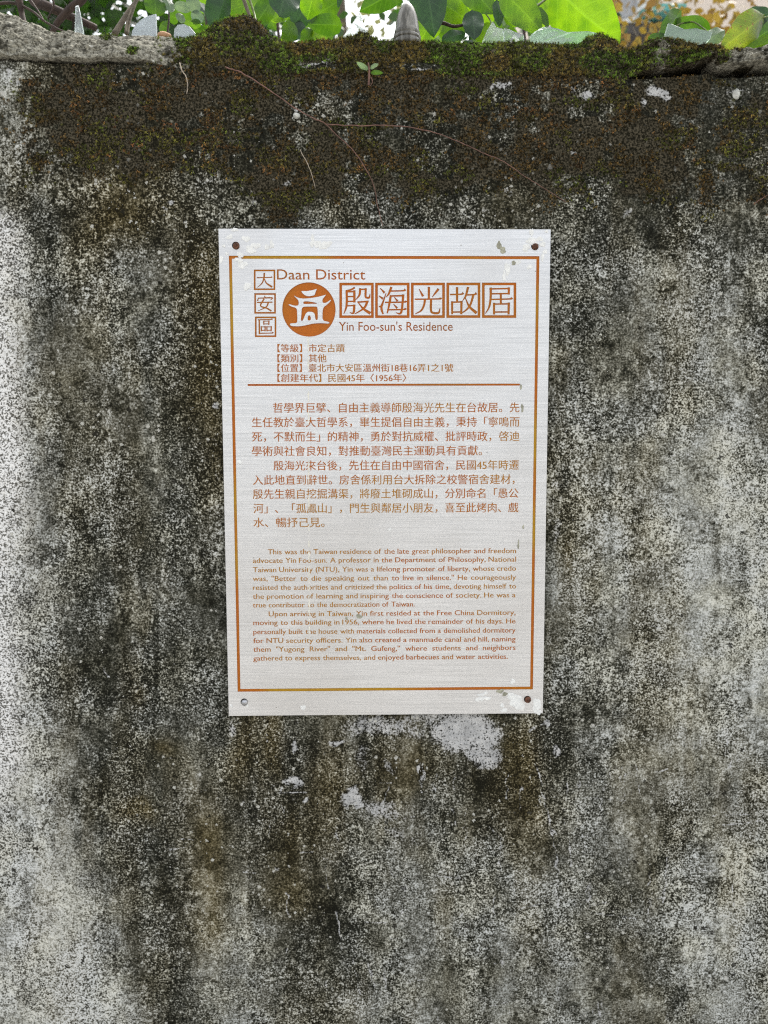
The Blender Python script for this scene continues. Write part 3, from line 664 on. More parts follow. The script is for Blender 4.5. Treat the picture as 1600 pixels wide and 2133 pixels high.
# ---- one triangulation of the plate with every engraved shape
vin = []; ein = []
for p in polys:
    k0 = len(vin); vin += [Vector((float(q[0]), float(q[1]))) for q in p]
    ein += [(k0 + i, k0 + (i + 1) % len(p)) for i in range(len(p))]
ov, oe, of, _, _, _ = delaunay_2d_cdt(vin, ein, [], 0, 1e-4)
ov = np.array([tuple(v) for v in ov]); of = [tuple(f) for f in of]
cen = ov[np.array(of)].mean(1); inside = {}
for p, tg in zip(polys, tags):
    P = np.array(p); lo, hi = P.min(0) - 1e-6, P.max(0) + 1e-6
    ii = np.nonzero(((cen >= lo) & (cen <= hi)).all(1))[0]
    if not len(ii): continue
    q = cen[ii]; ok = np.zeros(len(ii), bool)
    for a, b in zip(P, np.roll(P, -1, 0)):
        cond = (a[1] > q[:, 1]) != (b[1] > q[:, 1])
        if cond.any():
            xx = a[0] + (q[:, 1] - a[1]) / (b[1] - a[1] if b[1] != a[1] else 1) * (b[0] - a[0]); ok ^= cond & (q[:, 0] < xx)
    inside.setdefault(tg, np.zeros(len(of), bool))[ii[ok]] = True
ORDER = ['border_line', 'divider_line', 'title_lettering', 'district_lettering', 'emblem']
cls = []
for k_ in range(len(of)):
    tg = {t for t in inside if inside[t][k_]}
    if 'plate' not in tg: cls.append(None); continue
    if 'hole' in tg: cls.append('hole'); continue
    c = 'plate'
    if 'emblem' in tg: c = 'plate' if ('white' in tg and 'cut' not in tg) else 'emblem'
    else:
        for o_ in ORDER[:4]:
            if o_ in tg: c = o_; break
    cls.append(c)
DEPTH = {'border_line': .0010, 'divider_line': .0009, 'title_lettering': .0008, 'district_lettering': .0007, 'emblem': .0010}
def P3(uvmm, depth=0.0):
    uvmm = np.asarray(uvmm, float).reshape(-1, 2)
    return np.stack([uvmm[:, 0] / 1000, np.full(len(uvmm), -PT + depth), uvmm[:, 1] / 1000 + PZ], 1)
edge_side = {}
for f, c in zip(of, cls):
    if c is None: continue
    for i in range(3):
        a, b = f[i], f[(i+1) % 3]; edge_side[(a, b)] = c
pv = []; pf = []; base_n = len(ov)
top = P3(ov); low = P3(ov, .0032)
pv = list(map(tuple, top)) + list(map(tuple, low))
for f, c in zip(of, cls):
    if c == 'plate': pf.append(tuple(f))
for (a, b), c in edge_side.items():
    if c == 'plate' and edge_side.get((b, a)) in (None, 'hole'): pf.append((b, a, a + base_n, b + base_n))
mesh('metal_plate', pv, pf, M_METAL, plaque)
for part in ORDER:
    dp = DEPTH[part]; V = list(map(tuple, P3(ov, dp))) + list(map(tuple, top)); F = []
    for f, c in zip(of, cls):
        if c == part: F.append(tuple(f))
    for (a, b), c in edge_side.items():
        if c == part and edge_side.get((b, a)) != part: F.append((b, a, a + base_n, b + base_n))
    used = sorted({i for f in F for i in f}); mp = {i: k for k, i in enumerate(used)}
    mesh(part, [V[i] for i in used], [tuple(mp[i] for i in f) for f in F], M_GOLD if part == 'border_line' else M_ORANGE, plaque)
for part, (V, F) in flat.items():
    V = np.array(V); n = len(V); e = {'facts_text': .16, 'chinese_text': .11, 'english_text': .13}[part]     # a second pass of the graver, a hair to the side
    if e: mesh(part, np.concatenate([P3(V - [e, 0], -.00010), P3(V + [e, 0], -.00018)]), F + [tuple(i + n for i in q) for q in F], M_TEXT, plaque)
    else: mesh(part, P3(V, -.00012), F, M_TEXT, plaque)
# back box of the plaque, behind the face sheet
bb = MB(); bb.box((-PW/2 + .006, -PT + .0034, PZ - PH/2 + .006), (PW/2 - .006, .004, PZ + PH/2 - .006)); bb.build('backing_board', simple('dull_backing', (.16, .155, .15), .6, .3), plaque)
M_RUST = simple('rusty_iron', (.040, .017, .010), .75, .3, .6, 400, .3, (.20, .085, .045))
M_BARE = simple('bare_steel', (.55, .55, .55), .35, .9, .4, 300)
for (sx, sy, kd) in SCREWS:
    c = np.array(uv(sx, sy)) + np.array([.5, -.7]); p = P3(c)[0]
    s = MB(); s.lathe((p[0], p[1] + .0025, p[2]), [(.0041, 0), (.0041, .003), (.0036, .0045), (.0022, .0056), (.0010, .0060)], 18, 'y'); s.box((p[0] - .0032, p[1] - .0042, p[2] - .0005), (p[0] + .0032, p[1] - .0030, p[2] + .0005))
    o = s.build('screw', M_BARE if kd == 'bare' else M_RUST, plaque, False)
    if kd == 'bare': o['label'] = 'bright bare steel screw'
# dried adhesive, plaster and a drip that stay on the plate
M_RES = simple('dried_plaster', (.80, .80, .76), .8, 0, .12, 200)
M_OLD = simple('old_glue', (.40, .39, .29), .8, 0, .4, 150)
def flakes(name, L, mat, lab):
    r = random.Random(len(L))
    for k_, (x, y, rx, ry) in enumerate(L):
        mb = MB(); c = np.array(uv(x, y)); n = 26; V = []; th = .00030 + .00005 * (k_ % 7); p1, p2, p3 = r.uniform(0, 6), r.uniform(0, 6), r.uniform(0, 6)
        for i in range(n):
            t = 2 * math.pi * i / n; q = .9 + .14 * math.sin(2 * t + p1) + .12 * math.sin(3 * t + p2) + .09 * math.sin(5 * t + p3) + r.uniform(-.05, .05); V.append(c + np.array([rx * math.cos(t), ry * math.sin(t)]) * q * MMPX)
        up = P3(V, -th); dn = P3(np.array(V) * 1.0 + (np.array(V) - c) * .12, -.00010); cen = P3([c], -th * 1.25)
        mb.add(list(up) + list(dn) + list(cen), [(i, (i+1) % n, 2*n) for i in range(n)] + [(n+i, n+(i+1) % n, (i+1) % n, i) for i in range(n)])
        mb.build(name, mat, plaque)
flakes('dried_plaster', [(478,493,6,5),(512,497,8,6),(522,520,10,8),(533,511,9,6),(556,514,6,5),(566,509,5,7),(497,541,8,5),(505,551,11,6),(500,531,6,6),(461,540,4,7),(489,478,6,4),(472,528,3,3),(466,512,3,3),(515,596,8,7)], M_RES, 'white plaster flakes at the upper left screw')
flakes('dried_plaster', [(651,496,4,8),(660,508,7,8),(679,509,12,7),(672,514,9,4),(649,508,4,6)], M_RES, 'white plaster flake at the top edge')
flakes('dried_plaster', [(1108,503,11,8),(1096,516,8,7),(1124,498,9,4),(1130,509,6,6),(1107,484,4,8),(1057,560,6,12),(1050,575,4,10),(1078,546,8,4),(1135,524,4,5),(1130,536,4,7),(1103,556,6,4),(1138,482,3,3)], M_RES, 'white plaster flakes at the upper right screw')
flakes('dried_plaster', [(1078,1464,14,17),(1064,1450,8,7),(1012,1444,5,3),(1003,1448,7,4),(1003,1456,6,5),(1015,1455,8,4),(1046,1470,5,4),(1118,1470,10,14),(1050,1480,7,5),(1123,1484,6,5),(1068,1420,6,5),(995,1458,4,5)], M_RES, 'white plaster flakes at the lower right screw')
flakes('dried_plaster', [(632,1474,5,6),(482,1470,3,3),(606,893,5,5),(499,962,5,5),(764,867,4,4),(812,1103,4,3),(470,875,3,3),(515,1470,3,3)], M_RES, 'small white spatters scattered over the plate')
flakes('old_glue', [(1040,512,5,9),(1048,522,6,6),(1070,548,5,4),(1088,850,3,8),(1080,1135,2,9),(1085,806,2,6),(1042,1440,9,4),(1052,1446,6,4),(748,1284,6,5),(722,1288,3,3),(1090,1098,2,4)], M_OLD, 'greyish green smears of old glue')
r_ = random.Random(3); M_DRIP = simple('dried_drip', (.80, .77, .66), .8, 0, .2, 200)
for y0, y1 in [(702, 735), (740, 772), (815, 838), (852, 886), (955, 1008), (1030, 1062), (1095, 1108), (1126, 1140), (1146, 1172), (1178, 1214), (1218, 1232), (1238, 1282), (1288, 1296), (1304, 1322)]:
    ys = np.arange(y0, y1 + .1, 2.2); L = []; Rr = []
    for k_, y in enumerate(ys):
        f_ = math.sin(math.pi * (k_ + .6) / (len(ys) + .2)) ** .4; cx_ = 642 + (y - 700) * .004 + r_.uniform(-.5, .5); hw = f_ * r_.uniform(.9, 2.1)
        L.append(uv(cx_ - hw, y)); Rr.append(uv(cx_ + hw, y))
    n = len(ys); V = np.concatenate([P3(L, -.0002), P3(np.array(L) * .5 + np.array(Rr) * .5, -.00045), P3(Rr, -.0002)])
    mesh('drip_stain', V, [(c_*n+i, c_*n+i+1, (c_+1)*n+i+1, (c_+1)*n+i) for c_ in range(2) for i in range(n - 1)], M_DRIP, plaque, True)

# ------------------------------------------------------------------ thin tendrils on the face
M_TEND = simple('dry_tendril_bark', (.20, .105, .075), .8, 0, .4, 120)
M_PALE = simple('pale_rootlet', (.50, .42, .32), .8, 0, .3, 120)
def on_wall(px, py, out=.003):
    p = at(px, py, -out); return p
def tendril(P, r, mat, lab, group=None):
    pts = smooth_path([on_wall(*p, out=.0052 + .0010 * math.sin(i * 1.7)) for i, p in enumerate(P)], 6)
    pts = [p + np.array([rnd.uniform(-1, 1) * .0003, rnd.uniform(-1, 1) * .0006, rnd.uniform(-1, 1) * .0004]) for p in pts]
    mb = MB(); n = len(pts); mb.tube(pts, [r * (1 - .5 * i / n) for i in range(n)], 6)
    o = mb.build('dry_tendril', mat, None, True); props(o, lab, 'tendril', group)
G_T = 'dry tendrils on the wall'
tendril([(470,140),(502,151),(550,180),(610,222),(650,245),(678,258),(705,285),(735,312),(758,345),(778,385),(786,425),(797,470)], .00080, M_TEND, 'brown tendril that curves down to the top edge of the plaque', G_T)
tendril([(680,259),(740,262),(800,261),(850,265),(905,276),(960,297),(1010,320),(1050,337),(1090,365),(1130,390),(1180,421)], .00070, M_TEND, 'long thin brown tendril running across the moss to the right of the plaque', G_T)
tendril([(374,131),(380,148),(388,160),(391,175),(389,196)], .00075, M_PALE, 'short pale rootlet hanging below the cracked coping', G_T)
tendril([(625,312),(640,340),(650,365),(657,392)], .00050, M_PALE, 'faint short pale rootlet in the middle of the moss', G_T)
tendril([(1570,425),(1585,415),(1605,402)], .0006, M_TEND, 'short brown rootlet at the right end of the moss', G_T)

# ------------------------------------------------------------------ leaves
def leaf_material(name, face, thru, tr, vein, spots=0.0, rough=.34):
    k = NT(name); c = k.n('ShaderNodeUVMap'); c.uv_map = 'leaf'; sx = k.n('ShaderNodeSeparateXYZ'); k.l(c.outputs[0], sx.inputs[0])
    s = k.math('ABSOLUTE', sx.outputs[0]); t = sx.outputs[1]
    mid = k.ramp(s, .055, .02); lat = k.math('SINE', k.math('MULTIPLY', k.math('SUBTRACT', t, k.math('MULTIPLY', s, .28)), 46))
    lat = k.math('MULTIPLY', k.ramp(lat, .90, .99), .55)
    v = k.math('MAXIMUM', mid, lat)
    n = k.math('ADD', k.math('MULTIPLY', k.noise(k.coords(), 55, 3, .6), .5), k.math('MULTIPLY', k.noise(k.coords(), 14, 2, .5), .5))
    f = k.mix(k.ramp(n, .38, .62), tuple(x * .6 for x in face), face); f = k.mix(k.math('MULTIPLY', v, .6), f, vein)
    th = k.mix(k.ramp(n, .38, .62), (thru[0] * .55, thru[1] * .68, thru[2]), thru); th = k.mix(k.math('MULTIPLY', v, .5), th, tuple(min(1, x * 1.25) for x in thru))
    if spots:
        sp = k.math('MULTIPLY', k.ramp(k.noise(k.coords(), 190, 2, .6), .62, .68), spots)
        f = k.mix(sp, f, (.20, .09, .03)); th = k.mix(sp, th, (.20, .08, .02))
    k.base(f); k.rough(rough)
    tb = k.n('ShaderNodeBsdfTranslucent'); k.l(th, tb.inputs['Color'])
    mx = k.n('ShaderNodeMixShader'); mx.inputs[0].default_value = tr
    k.l(k.b.outputs[0], mx.inputs[1]); k.l(tb.outputs[0], mx.inputs[2]); k.l(mx.outputs[0], k.out.inputs['Surface'])
    k.bump(v, .25, .001)
    return k.m
L_BRIGHT = leaf_material('young_leaf', (.07, .16, .010), (.20, .38, .006), .55, (.12, .24, .04))
L_MID = leaf_material('mid_leaf', (.036, .09, .009), (.09, .20, .006), .5, (.09, .17, .04))
L_DARK = leaf_material('mature_leaf', (.020, .050, .022), (.04, .12, .015), .28, (.05, .09, .045), rough=.5)
L_PALE = leaf_material('pale_round_leaf', (.12, .18, .11), (.22, .32, .12), .4, (.18, .25, .14))
L_SPOT = leaf_material('spotted_leaf', (.13, .18, .015), (.30, .38, .02), .5, (.2, .24, .05), .9)
M_STEM = simple('green_stem', (.16, .20, .06), .6, 0, .4, 60)
M_WOOD = simple('vine_bark', (.14, .115, .075), .85, 0, .45, 90, .4)
M_DKWOOD = simple('dark_bark', (.050, .030, .020), .85, 0, .5, 90, .4)
def leaf(parent, b, t, wpx, mat, shape='heart', roll=0.0, fold=.25, bend=.12, seed=0, lab=None):
    B = at(*b); Tt = at(*t); r = random.Random(seed * 13 + 5)
    ax = Tt - B; ln = np.linalg.norm(ax); a = ax / ln
    mid = (B + Tt) / 2; view = mid - CAM; dist = np.linalg.norm(view); W = wpx * dist / FPX / 2; view /= dist
    s0 = np.cross(a, -view); s0 /= np.linalg.norm(s0); n0 = np.cross(s0, a)
    sd_ = s0 * math.cos(roll) + n0 * math.sin(roll); nm = -s0 * math.sin(roll) + n0 * math.cos(roll)
    nt_, ns = 18, 9; V = []; UVs = []
    ph = r.uniform(0, 6)
    for i in range(nt_ + 1):
        tt = i / nt_
        if shape == 'heart': w_ = (tt ** .42) * ((1 - tt) ** .85) * 1.78
        elif shape == 'ovate': w_ = (tt ** .60) * ((1 - tt) ** .75) * 2.05
        else: w_ = 2 * math.sqrt(max(0, tt * (1 - tt))) ** .9
        for j in range(-ns, ns + 1):
            s = j / ns; sh = tt
            if shape == 'heart': sh = tt - .20 * abs(s) ** 2.0 * (1 - tt) ** 3
            wav = .05 * math.sin(tt * 14 + ph + (1.5 if s > 0 else 0)) * abs(s) ** 2
            p = B + a * ln * sh + sd_ * (s * w_ * W) + nm * (-fold * abs(s) * w_ * W * (1 + .2 * math.sin(ph)) + bend * ln * math.sin(math.pi * tt) + wav * W * 1.6)
            V.append(p); UVs.append((s * max(w_, .25), tt))
    k = 2 * ns + 1; F = grid_faces(nt_ + 1, k)
    o = mesh('leaf', np.array(V), F, mat, parent, True, uv=np.array(UVs))
    if lab: o['label'] = lab
    return o
def stem(parent, pts, r, mat=None, name='stem'):
    P = smooth_path([at(*p) for p in pts], 6); n = len(P); mb = MB(); mb.tube(P, [r * (1 - .45 * i / n) for i in range(n)], 7)
    return mb.build(name, mat or M_STEM, parent, True)

# creeper with round leaves, left
c1 = empty('creeper', at(345, 90, .10), 'creeper with small round pale green leaves beside the quarter circle glass shard', 'plant')
stem(c1, [(345, 90, .10), (352, 40, .11), (350, -10, .12), (348, -60, .12)], .0014, M_DKWOOD)
stem(c1, [(395, 80, .10), (402, 45, .11), (398, 5, .12), (392, -40, .12)], .0013, M_DKWOOD)
for i, (b, t, w_, mt, ro) in enumerate([((322, -8, .10), (324, 32, .10), 34, L_MID, .2), ((345, -5, .11), (358, 26, .11), 18, L_PALE, .6), ((363, 10, .11), (398, 20, .11), 16, L_PALE, .3), ((396, -8, .10), (410, 26, .10), 22, L_PALE, .2),
        ((400, 24, .10), (422, 46, .10), 18, L_PALE, .1), ((397, 54, .10), (418, 46, .10), 14, L_BRIGHT, .2), ((400, 55, .11), (430, 73, .11), 18, L_MID, .1), ((370, 26, .12), (382, 48, .12), 14, L_PALE, .5), ((334, 50, .14), (352, 62, .14), 22, L_MID, .3), ((352, 30, .14), (372, 40, .14), 22, L_MID, -.3)]):
    leaf(c1, b, t, w_, mt, 'round', ro, .1, .06, i)

# woody stems upper left
wv = empty('woody_vine', at(120, 60, .22), 'dark brown woody vine tangled over the left end of the wall', 'plant')
for pts, r in [([(60, -30, .25), (70, 0, .24), (95, 12, .23), (125, 25, .23), (160, 40, .24), (200, 58, .26)], .0085), ([(180, -20, .2), (170, 0, .2), (150, 15, .2), (130, 35, .2), (115, 55, .2), (105, 80, .2)], .0065),
               ([(38, -10, .15), (42, 10, .15), (46, 30, .15), (52, 50, .14)], .0055), ([(-20, 10, .16), (20, 6, .15), (45, 12, .15), (70, 25, .14), (90, 42, .13), (120, 60, .12), (150, 72, .11)], .0022), ([(60, -5, .16), (72, 12, .15), (84, 30, .14), (92, 44, .13)], .0016), ([(105, -10, .2), (112, 10, .2), (100, 40, .2)], .0018)]:
    stem(wv, pts, r, M_DKWOOD, 'branch')
ws = empty('twining_stem', at(250, 70, .12), 'two pale bare stems leaning beside the quarter circle glass shard', 'plant')
stem(ws, [(238, 72, .12), (252, 50, .13), (268, 25, .14), (285, 0, .15), (300, -30, .16)], .0042, M_WOOD, 'branch')
stem(ws, [(262, 70, .11), (266, 45, .12), (275, 20, .13), (284, -5, .14), (292, -40, .14)], .0022, M_WOOD, 'branch')
stem(ws, [(266, 72, .11), (271, 45, .12), (280, 18, .13), (289, -8, .14)], .0014, M_WOOD, 'branch')

# big leaved vine, centre left
v1 = empty('broad_leaf_vine', at(600, 70, .14), 'broad leaved green vine hanging behind the mossy hump', 'plant')
stem(v1, [(500, -30, .2), (510, 5, .2), (522, 40, .19), (528, 75, .16)], .0032, M_WOOD); stem(v1, [(512, -30, .2), (520, 0, .2), (530, 30, .2), (536, 60, .18)], .0022, M_STEM)
stem(v1, [(690, -30, .2), (640, -10, .2), (590, -20, .2)], .002)
for i, (b, t, w_, mt, ro, sh) in enumerate([((600, -45, .12), (581, 35, .10), 74, L_DARK, .15, 'ovate'), ((655, -30, .16), (640, 42, .17), 52, L_BRIGHT, .2, 'ovate'), ((700, 52, .16), (640, 50, .17), 44, L_MID, .1, 'heart'), ((660, 50, .2), (690, 95, .19), 50, L_BRIGHT, .1, 'heart'), ((650, 60, .2), (630, 100, .2), 34, L_MID, .3, 'ovate'),
        ((712, -30, .14), (704, 17, .14), 14, L_DARK, .3, 'ovate'), ((470, -10, .3), (440, 75, .3), 70, L_DARK, .3, 'heart'), ((520, -40, .3), (490, 80, .3), 60, L_BRIGHT, .4, 'ovate'), ((560, 10, .28), (525, 60, .28), 44, L_MID, .2, 'heart'), ((640, 0, .3), (610, 60, .3), 60, L_DARK, .2, 'heart'), ((620, 40, .3), (615, 85, .3), 40, L_DARK, -.2, 'ovate'),
        ((700, 5, .24), (660, 28, .24), 40, L_MID, .3, 'heart'), ((610, 55, .26), (590, 90, .26), 40, L_MID, .3, 'heart')]):
    leaf(v1, b, t, w_, mt, sh, ro, .22, .08, 20 + i)
# hanging leaves, centre
v2 = empty('heart_leaf_vine', at(930, 80, .16), 'heart leaved vine with dull hanging leaves beside the broken bottle neck', 'plant')
stem(v2, [(860, -40, .14), (866, 0, .14), (872, 30, .13), (890, 50, .13)], .0014, M_DKWOOD); stem(v2, [(905, 60, .13), (920, 48, .12), (945, 55, .12), (975, 50, .12)], .0030, M_DKWOOD); stem(v2, [(1000, -30, .16), (1000, 10, .16), (1020, 40, .16), (1025, 60, .15)], .0013)
stem(v2, [(1050, -20, .16), (1085, 20, .15), (1110, 15, .14), (1150, -10, .14)], .0016)
for i, (b, t, w_, mt, ro, sh) in enumerate([((830, -25, .10), (748, 24, .10), 56, L_MID, .25, 'heart'), ((885, -45, .10), (905, 77, .09), 84, L_DARK, .1, 'heart'), ((905, 30, .20), (872, 92, .2), 60, L_BRIGHT, .2, 'heart'), ((900, -5, .2), (985, 50, .2), 66, L_BRIGHT, .2, 'heart'), ((960, -40, .22), (935, 40, .22), 70, L_BRIGHT, .2, 'heart'),
        ((985, 32, .12), (988, 84, .11), 48, L_DARK, .1, 'heart'), ((920, 86, .13), (970, 70, .13), 34, L_DARK, .5, 'ovate'), ((975, -30, .15), (1030, 30, .14), 60, L_MID, .15, 'heart'), ((1035, 0, .13), (1040, 56, .13), 26, L_DARK, .5, 'ovate'), ((1020, 25, .24), (960, 50, .24), 60, L_BRIGHT, .1, 'heart'), ((940, 40, .26), (940, 95, .26), 70, L_MID, .1, 'heart'),
        ((1060, -40, .18), (1030, 20, .18), 60, L_BRIGHT, .2, 'heart'), ((1005, 60, .22), (1030, 100, .22), 50, L_BRIGHT, .1, 'heart')]):
    leaf(v2, b, t, w_, mt, sh, ro, .2, .08, 40 + i)
# giant bright leaves
v3 = empty('giant_leaf_vine', at(1120, 60, .13), 'bright green vine with giant sunlit leaves above the long pale glass shard', 'plant')
stem(v3, [(1070, 35, .12), (1095, 22, .12), (1120, 12, .12), (1150, -12, .12)], .0020); stem(v3, [(1122, 15, .12), (1132, 35, .12), (1138, 60, .12)], .0016)
for i, (b, t, w_, mt, ro, sh) in enumerate([((1140, -40, .12), (1290, 92, .10), 120, L_BRIGHT, -.15, 'ovate'), ((1045, -20, .12), (1128, 66, .10), 64, L_BRIGHT, .2, 'ovate'), ((1120, 14, .11), (1142, 58, .11), 20, L_MID, .5, 'ovate'), ((1050, 35, .15), (1080, 55, .15), 20, L_BRIGHT, .4, 'ovate'), ((1080, -30, .14), (1105, 20, .14), 36, L_BRIGHT, .2, 'ovate'), ((1170, -30, .2), (1120, 60, .2), 70, L_BRIGHT, .2, 'heart')]):
    leaf(v3, b, t, w_, mt, sh, ro, .12, .07, 60 + i)
# right cluster
v4 = empty('curled_leaf_vine', at(1420, 95, .13), 'green vine with curled leaves at the right between two rough lumps of mortar', 'plant')
stem(v4, [(1375, 95, .13), (1400, 60, .13), (1440, 45, .13), (1480, 70, .12)], .0014)
for i, (b, t, w_, mt, ro, sh) in enumerate([((1480, 62, .14), (1372, 66, .14), 56, L_MID, .2, 'ovate'), ((1410, 32, .13), (1368, 92, .12), 40, L_MID, .4, 'heart'), ((1350, 78, .12), (1400, 90, .11), 28, L_MID, .3, 'ovate'), ((1470, 88, .11), (1510, 62, .12), 34, L_PALE, .3, 'ovate'), ((1390, 95, .12), (1372, 76, .12), 24, L_BRIGHT, .4, 'ovate')]):
    leaf(v4, b, t, w_, mt, sh, ro, .3, .10, 80 + i)
v5 = empty('spotted_leaf_vine', at(1540, 98, .12), 'vine with a yellowing spotted leaf at the far right end of the wall', 'plant')
stem(v5, [(1500, 95, .11), (1540, 60, .12), (1580, 40, .12), (1620, 30, .12)], .0013)
leaf(v5, (1592, 30, .12), (1504, 100, .10), 62, L_SPOT, 'ovate', .2, .2, .08, 90, 'yellow green leaf with brown spots')
for i, (b, t, w_, mt, ro, sh) in enumerate([((1622, 48, .14), (1548, 98, .13), 56, L_MID, .2, 'ovate'), ((1650, 70, .13), (1545, 104, .11), 30, L_BRIGHT, .2, 'ovate'), ((1560, 40, .13), (1610, 26, .13), 40, L_DARK, .2, 'heart'), ((1590, 52, .16), (1620, 90, .16), 60, L_MID, .2, 'heart')]):
    leaf(v5, b, t, w_, mt, sh, ro, .2, .08, 92 + i)
# a shrub close behind the wall, its leaves lost one behind the other
sh = empty('leafy_shrub', (-.25, .75, 0), 'dense shrub of many overlapping leaves close behind the wall, left of the tall pointed shard', 'plant')
sh2 = empty('leafy_shrub', (.2, .75, 0), 'shrub with dark overlapping leaves behind the heart leaved vine, right of the bottle neck', 'plant')
rl = random.Random(17)
for par, n_, xa, xb, dsp in ((sh, 62, 395, 690, .5), (sh2, 52, 885, 1215, .5)):
    for sx_ in range(4):
        x_ = xa + (xb - xa) * (sx_ + .5) / 4; stem(par, [(x_ + 10, 180, .7), (x_, 60, .72), (x_ - 8, -40, .74)], .004, M_DKWOOD)
    for i in range(n_):
        x_, y_, Y_ = rl.uniform(xa, xb), rl.uniform(-40, 95), rl.uniform(.35, .95); an = rl.uniform(.2, 2.9); l_ = rl.uniform(30, 62)
        leaf(par, (x_, y_, Y_), (x_ + l_ * math.cos(an), y_ + l_ * math.sin(an), Y_ - rl.uniform(-.03, .06)), l_ * rl.uniform(.5, .75), rl.choice([L_DARK, L_MID, L_MID, L_BRIGHT]), rl.choice(['ovate', 'heart']), rl.uniform(-.7, .7), .2, .1, 200 + i)
# seedling growing from the moss
sg = empty('seedling', at(767, 160, -.004), 'tiny three leaved seedling growing out of the moss on the wall', 'plant')
stem(sg, [(768, 178, -.006), (769, 160, -.008), (769, 145, -.010), (767, 130, -.013)], .0014, M_TEND)
stem(sg, [(772, 160, -.006), (776, 170, -.007), (771, 180, -.006)], .0007, M_TEND)
for i, (b, t, w_, mt, ro) in enumerate([((767, 145, -.010), (743, 129, -.018), 12, L_PALE, .3), ((771, 143, -.010), (789, 133, -.016), 10, L_PALE, .5), ((772, 151, -.010), (798, 152, -.018), 10, L_MID, .2)]):
    leaf(sg, b, t, w_, mt, 'ovate', ro, .15, .1, 100 + i)

# ------------------------------------------------------------------ broken glass set in the coping
def glass(name, col, rough, tr=.75):
    k = NT(name); k.base(col); k.rough(rough); k.b.inputs['Transmission Weight'].default_value = tr; k.b.inputs['IOR'].default_value = 1.5
    n = k.noise(k.coords(), 26, 2); r2 = k.math('ADD', k.math('MULTIPLY', k.ramp(n, .4, .7), .25), rough); k.rough(r2)
    return k.m
GL_CLEAR = glass('clear_dusty_glass', (.80, .86, .84), .06, .88); GL_GREEN = glass('pale_green_glass', (.62, .82, .66), .10, .80); GL_DUST = glass('dusty_green_glass', (.30, .40, .31), .30, .55); GL_FROST = glass('frosted_bottle_glass', (.20, .19, .16), .38, .25); _k = NT('grimy_bottle_glass'); _n = _k.noise(_k.coords((1, 1, .15)), 160, 4, .6)
_k.base(_k.mix(_k.ramp(_n, .40, .60), (.085, .08, .062), (.25, .24, .205))); _k.rough(.34); _k.b.inputs['Transmission Weight'].default_value = .2; _k.bump(_n, .3, .001); GL_FROST = _k.m
GL_WHITE = glass('milky_glass', (.52, .57, .58), .25, .50)
def shard(P, Y, th, mat, lab, tilt=0.0, rounded=False):
    """outline in photo pixels at depth Y, thickness th, rim chipped"""
    if rounded: P = [tuple(p) for p in smooth_path([np.array(p, float) for p in P], 4)]
    A = [at(x, y, Y + tilt * (100 - y) * .0006) for x, y in P]; n = len(A); c = np.mean(A, 0)
    A = [a + np.array([0, rnd.uniform(-1, 1) * th * .15, 0]) for a in A]
    ins = [a + (c - a) * .04 for a in A]; f = np.array([0, -th / 2, 0]); mb = MB()
    mb.add([p + f for p in ins] + [p + f * .6 for p in A] + [p - f * .6 for p in A] + [p - f for p in ins],
           [tuple(range(n))[::-1]] + [(k_*n+i, k_*n+(i+1) % n, (k_+1)*n+(i+1) % n, (k_+1)*n+i) for k_ in range(3) for i in range(n)] + [tuple(3*n+i for i in range(n))])
    o = mb.build('glass_shard', mat); props(o, lab, 'glass shard', 'broken glass set along the top of the wall'); return o
shard([(274, 90), (276, 66), (284, 52), (296, 40), (310, 34), (326, 30), (328, 90)], .062, .0042, GL_WHITE, 'quarter circle shard of milky glass with an upright right edge', .3)
shard([(362, 92), (364, 62), (371, 53), (384, 51), (396, 57), (409, 72), (410, 92)], .058, .0040, GL_WHITE, 'low rounded milky glass shard left of the mossy hump', .3)
shard([(156, 92), (158, 14), (164, 12), (170, 40), (175, 72), (174, 92)], .060, .0040, GL_CLEAR, 'narrow upright sliver of clear glass near the left end', .2)
shard([(700, 100), (708, 86), (722, 66), (736, 46), (749, 28), (756, 44), (764, 64), (772, 84), (774, 100)], .066, .0045, GL_CLEAR, 'tall pointed triangular shard of clear glass left of the bottle neck', .4)
shard([(1004, 104), (1006, 84), (1014, 66), (1026, 46), (1034, 58), (1048, 62), (1052, 104)], .066, .0045, GL_CLEAR, 'jagged clear glass shard under the dull heart shaped leaf', .3)
shard([(1046, 108), (1050, 60), (1060, 62), (1074, 68), (1091, 74), (1094, 108)], .060, .0042, GL_CLEAR, 'clear glass shard just left of the long pale green one', .3)
shard([(1098, 112), (1104, 78), (1116, 66), (1134, 58), (1160, 62), (1180, 68), (1205, 68), (1230, 68), (1248, 74), (1253, 86), (1250, 112)], .058, .0050, GL_GREEN, 'long low shard of pale green glass under the giant leaf', .3, True)
shard([(1380, 112), (1382, 80), (1391, 50), (1405, 54), (1425, 62), (1450, 60), (1483, 68), (1478, 84), (1450, 112)], .056, .0042, GL_DUST, 'greyish green dusty glass shard among curled leaves at the right', .3)
bn = empty('bottle_neck', at(848, 88, .062), 'broken grey bottle neck standing upside down on the mossy wall top', 'bottle neck')
b0 = at(848, 100, .062); sc_ = .00062
mb = MB(); prof = [(27, 0), (27.5, 12), (25.5, 15), (25.5, 22), (27, 24), (26, 30), (24.5, 34), (23, 48), (20, 62), (15.5, 74), (12, 80), (9, 83)]
mb.lathe(b0, [(r * sc_, h * sc_) for r, h in prof], 30)
bot = mb.build('bottle_glass', GL_FROST, bn, True)
mb = MB(); mb.lathe(b0 + np.array([0, 0, 13 * sc_]), [(26.2 * sc_, 0), (28.3 * sc_, .001), (28.3 * sc_, .004), (26.0 * sc_, .0052)], 30); mb.build('collar_ring', GL_FROST, bn, True)

